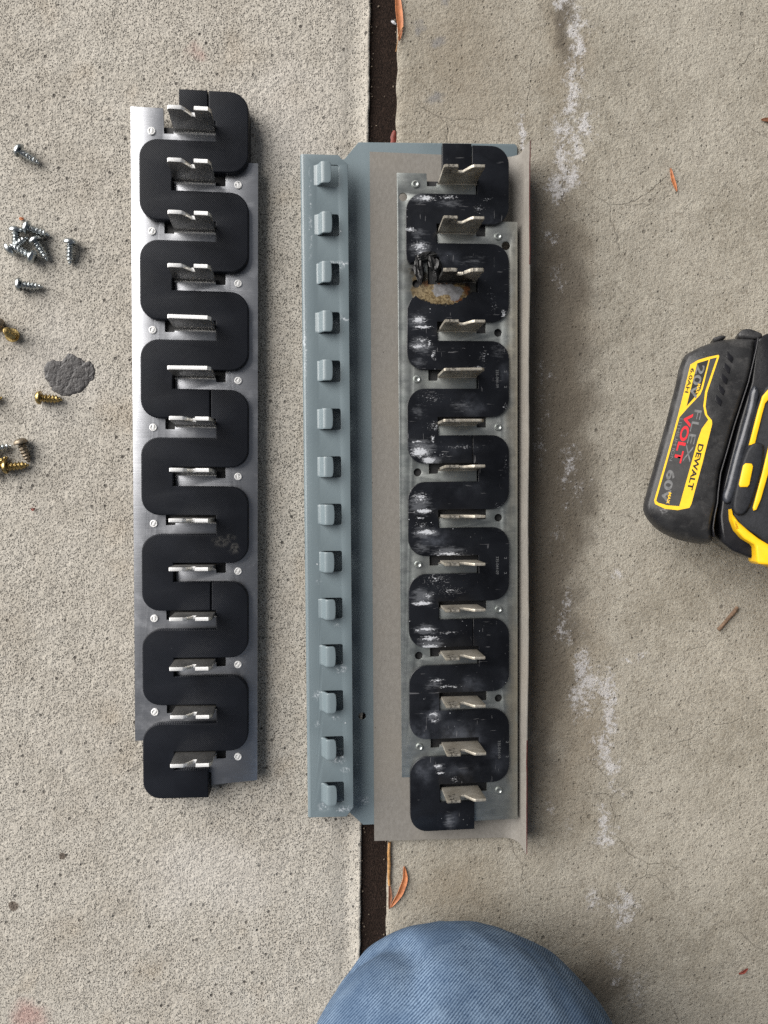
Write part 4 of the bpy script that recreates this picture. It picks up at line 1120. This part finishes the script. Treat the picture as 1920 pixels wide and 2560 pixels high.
def screw(head, tip, mat, label, group, up=0.0, flip=False, zoff=0.0):
    """head and tip given as photo pixels; lies on the slab"""
    a, b = U(*head), U(*tip)
    d = b - a
    e = empty('screw', (a.x, a.y, 3.3 + zoff), math.atan2(d.y, d.x))
    tilt = math.atan2(3.4 - 1.9 + up, 11.0)
    e.rotation_euler = (random.uniform(0, 3), tilt, math.atan2(d.y, d.x))
    tag(e, label, 'screw', group)
    h = add('head', HD.copy(), mat, e); add('recess', CR.copy(), M['recess'], h)
    add('shank', SH.copy(), mat, e)
    return e
c5 = lambda x, y: (x / 5.53, 340 + y / 5.53)
c6 = lambda x, y: (x / 4.808, 760 + y / 4.808)
G1, G2 = 'silver screws scattered on the slab', 'yellow screws scattered on the slab'
screw(c5(315, 250), c5(560, 400), M['zinc'], 'lone silver pan head screw farthest from the silver pile', G1)
screw(c5(430, 1300), c5(700, 1390), M['zinc'], 'silver screw at the top of the pile, tip pointing towards the bus bar', G1)
screw(c5(260, 1350), c5(240, 1570), M['zinc'], 'silver screw in the pile with its wide head uppermost and shank hanging down', G1, up=.6)
screw(c5(535, 1490), c5(660, 1710), M['zinc'], 'silver screw in the pile slanting away beside the cross recessed head', G1)
s5 = screw(c5(470, 1690), c5(270, 1580), M['zinc'], 'silver screw in the pile showing its cross recess', G1, up=-3.0, zoff=.6)
screw(c5(190, 1590), c5(350, 1470), M['zinc'], 'silver screw in the pile tucked under its neighbours, head on the outside', G1, zoff=.4)
screw(c5(1005, 1515), c5(985, 1725), M['zinc'], 'silver screw lying alone between the pile and the bus bar', G1, up=.5)
screw(c5(325, 2080), c5(590, 2100), M['zinc'], 'lone silver screw between the silver pile and the yellow screws', G1)
screw(c6(25, 270), c6(-160, 255), M['tarn'], 'tarnished brown screw touching the upended brass coloured screw', G2, up=-2.0)
bup = empty('screw', tuple(U(*c6(170, 385))), 0)
bup.rotation_euler = (0, -math.pi / 2 + .12, .5); bup.location.z = 2.6 * MM
tag(bup, 'brass coloured screw standing upended on its head, tip upward', 'screw', G2)
h = add('head', HD.copy(), M['brass'], bup); add('recess', CR.copy(), M['recess'], h); add('shank', SH.copy(), M['brass'], bup)
screw(c6(520, 1135), c6(810, 1158), M['brass'], 'brass coloured screw lying at the edge of the grey putty patch', G2)
screw(c6(-200, 1165), c6(50, 1130), M['brass'], 'brass coloured screw beside the putty patch, only its tip in view', G2)
screw(c6(285, 1680), c6(355, 1890), M['tarn'], 'brown headed screw standing over the end of another yellow screw', G2, up=.8)
screw(c6(120, 1960), c6(385, 1930), M['brass'], 'yellow screw in the lowest heap with a coppery head', G2)
screw(c6(-60, 2010), c6(90, 1850), M['brass'], 'yellow screw in the lowest heap, its threaded end upward beside the silver one', G2)
screw(c6(-90, 1765), c6(190, 1695), M['zinc'], 'silver screw mixed in with the yellow screws', G1)

# ================================================================== putty patch
outl = smooth_loop([tuple(U(*c6(x, y)))[:2] for x, y in [(535, 740), (650, 690), (760, 650), (830, 600), (950, 640), (1020, 690), (1080, 700), (1150, 830), (1130, 900), (1060, 950), (1010, 1030), (960, 1075), (890, 1070), (840, 1110), (720, 1090), (640, 1060), (590, 950), (545, 880)]], 110)
outl = [(x + noise.noise(Vector((x / 1.6, y / 1.6, 0))) * .8 + noise.noise(Vector((x / 4.5, y / 4.5, 2))) * 1.4, y + noise.noise(Vector((x / 1.6, y / 1.6, 7))) * .8 + noise.noise(Vector((x / 4.5, y / 4.5, 12))) * 1.4) for x, y in outl]
ctr = (sum(p[0] for p in outl) / len(outl), sum(p[1] for p in outl) / len(outl))
rings = []
for s, z in [(1.0, -.35), (.99, -.08), (.95, .03), (.85, .12), (.65, .16), (.42, .18), (.2, .2), (.03, .2)]:
    rings.append([(ctr[0] + (x - ctr[0]) * s, ctr[1] + (y - ctr[1]) * s, z + (noise.noise(Vector((x * s / 4, y * s / 4, 3))) * .16 if z > .0 else 0)) for x, y in outl])
tag(add('putty_patch', rings_mesh(rings, False, True, 70), M['putty']), 'flat dark grey putty patch stuck to the speckled slab', 'patch')

# ================================================================== leaves, straw and twigs
def leaf(name, pts, width, mat, label, cat, z=.4, curl=.8, group=None, thick=.25):
    """tapered blade along a pixel path"""
    P = [U(*p) for p in pts]
    n = 18; path = []
    L = [0.0]
    for i in range(1, len(P)): L.append(L[-1] + (P[i] - P[i - 1]).length)
    for k in range(n + 1):
        s = L[-1] * k / n
        path.append(Vector((float(np.interp(s, L, [p.x for p in P])), float(np.interp(s, L, [p.y for p in P])), 0)))
    for _ in range(3):
        path = [path[0]] + [(path[i - 1] + path[i] * 2 + path[i + 1]) / 4 for i in range(1, n)] + [path[-1]]
    v, f = [], []
    for k, p in enumerate(path):
        t = (path[min(k + 1, n)] - path[max(k - 1, 0)]).normalized(); nr = Vector((-t.y, t.x, 0))
        w = width / 2 * max(.06, math.sin(math.pi * min(1, max(0, k / n))) ** .6)
        for j in (-1, -.5, 0, .5, 1):
            v.append(p + nr * (w * j) + Vector((0, 0, z + curl * (j * j) * .5 + .5 * curl * math.sin(k / n * 3.1) + .15 * noise.noise(p / 3))))
    for k in range(n):
        for j in range(4):
            a = k * 5 + j; f.append((a, a + 1, a + 6, a + 5))
    me = raw_mesh(v, f, [('SOLIDIFY', dict(thickness=thick, offset=1.0))], 60)
    return tag(add(name, me, mat), label, cat, group)
leaf('dry_leaf', [(992, -30), (996, 20), (1001, 70), (998, 104)], 3.6, M['leaf'], 'long salmon orange dry leaf lying along the expansion joint above the channel', 'leaf', z=.5, curl=1.0)
leaf('dry_leaf', [(1675, 422), (1680, 450), (1691, 479)], 1.9, M['leaf'], 'small narrow orange leaf alone on the stained slab beyond the battery', 'leaf')
leaf('dry_leaf', [(1902, 300), (1925, 302), (1950, 296)], 2.6, M['leafb'], 'pointed brown leaf tip on the slab far above the battery', 'leaf')
leaf('dry_leaf', [(1010, 2165), (1014, 2194), (1000, 2232), (977, 2266)], 3.2, M['leaf'], 'curved two toned leaf touching the joint just above the knee', 'leaf', curl=1.2)
leaf('dry_leaf', [(973, 2208), (976, 2235), (973, 2271)], 1.9, M['leafb'], 'narrow brown leaf continuing from the end of the straw', 'leaf')
leaf('dry_leaf', [(996, 2335), (990, 2348), (979, 2372)], 2.4, M['leaf'], 'bright orange leaf scrap right at the edge of the jeans', 'leaf')
leaf('dry_leaf', [(976, 2345), (972, 2362), (968, 2378)], 2.0, M['straw'], 'tan curled leaf scrap in the joint beside the jeans', 'leaf', z=-.6)
leaf('dry_leaf', [(988, 325), (984, 342), (984, 372)], 2.4, M['leafr'], 'dark red bumpy catkin lying in the joint against the channel', 'leaf', z=-1.6, curl=-1.2, thick=1.0)
leaf('dry_leaf', [(1846, 2433), (1856, 2428), (1868, 2420)], 1.8, M['leafr'], 'tiny red brown leaf fragment alone near the twig side of the slab', 'leaf')
leaf('seed_husk', [(979, 51), (984, 56), (990, 60)], 1.4, M['seed'], 'small pale seed husk beside the long orange leaf', 'seed', z=-.6)
leaf('leaf_crumb', [(50, 546), (55, 549), (60, 547)], 1.3, M['leaf'], 'tiny orange leaf crumb next to the silver screws', 'leaf')
leaf('leaf_crumb', [(79, 1272), (84, 1274), (88, 1271)], 1.1, M['leafr'], 'tiny red crumb on the slab below the yellow screws', 'leaf')
def stick(name, pts, r, mat, label, cat, z=None, n=8):
    P = [U(*p) for p in pts]; rings = []
    for i, p in enumerate(P):
        t = (P[min(i + 1, len(P) - 1)] - P[max(i - 1, 0)]).normalized(); nr = Vector((-t.y, t.x, 0))
        zz = r if z is None else z
        rr = r * random.uniform(.85, 1.12)
        rings.append([p + nr * (rr * math.cos(a)) + Vector((0, 0, zz + rr * math.sin(a))) for a in np.linspace(0, 2 * math.pi, n, endpoint=False)])
    return tag(add(name, rings_mesh(rings, True, True, 60), mat), label, cat)
stick('dry_straw', [(973.5, 2104), (972, 2130), (973, 2160), (972, 2190), (973.5, 2211)], .95, M['straw'], 'tan straw stalk lying straight along the joint edge below the paper', 'straw', .6)
stick('leaf_stalk', [(1008, 70), (1000, 82), (995, 96), (993, 112), (989, 134)], .22, M['straw'], 'thin curled stalk hanging off the long orange leaf', 'stalk', 1.6)
stick('twig', [(1841, 1517), (1832, 1530), (1818, 1545), (1806, 1560), (1793, 1574)], 1.1, M['twig'], 'short brown broken twig on the slab below the battery', 'twig')
bpy.context.view_layer.update()
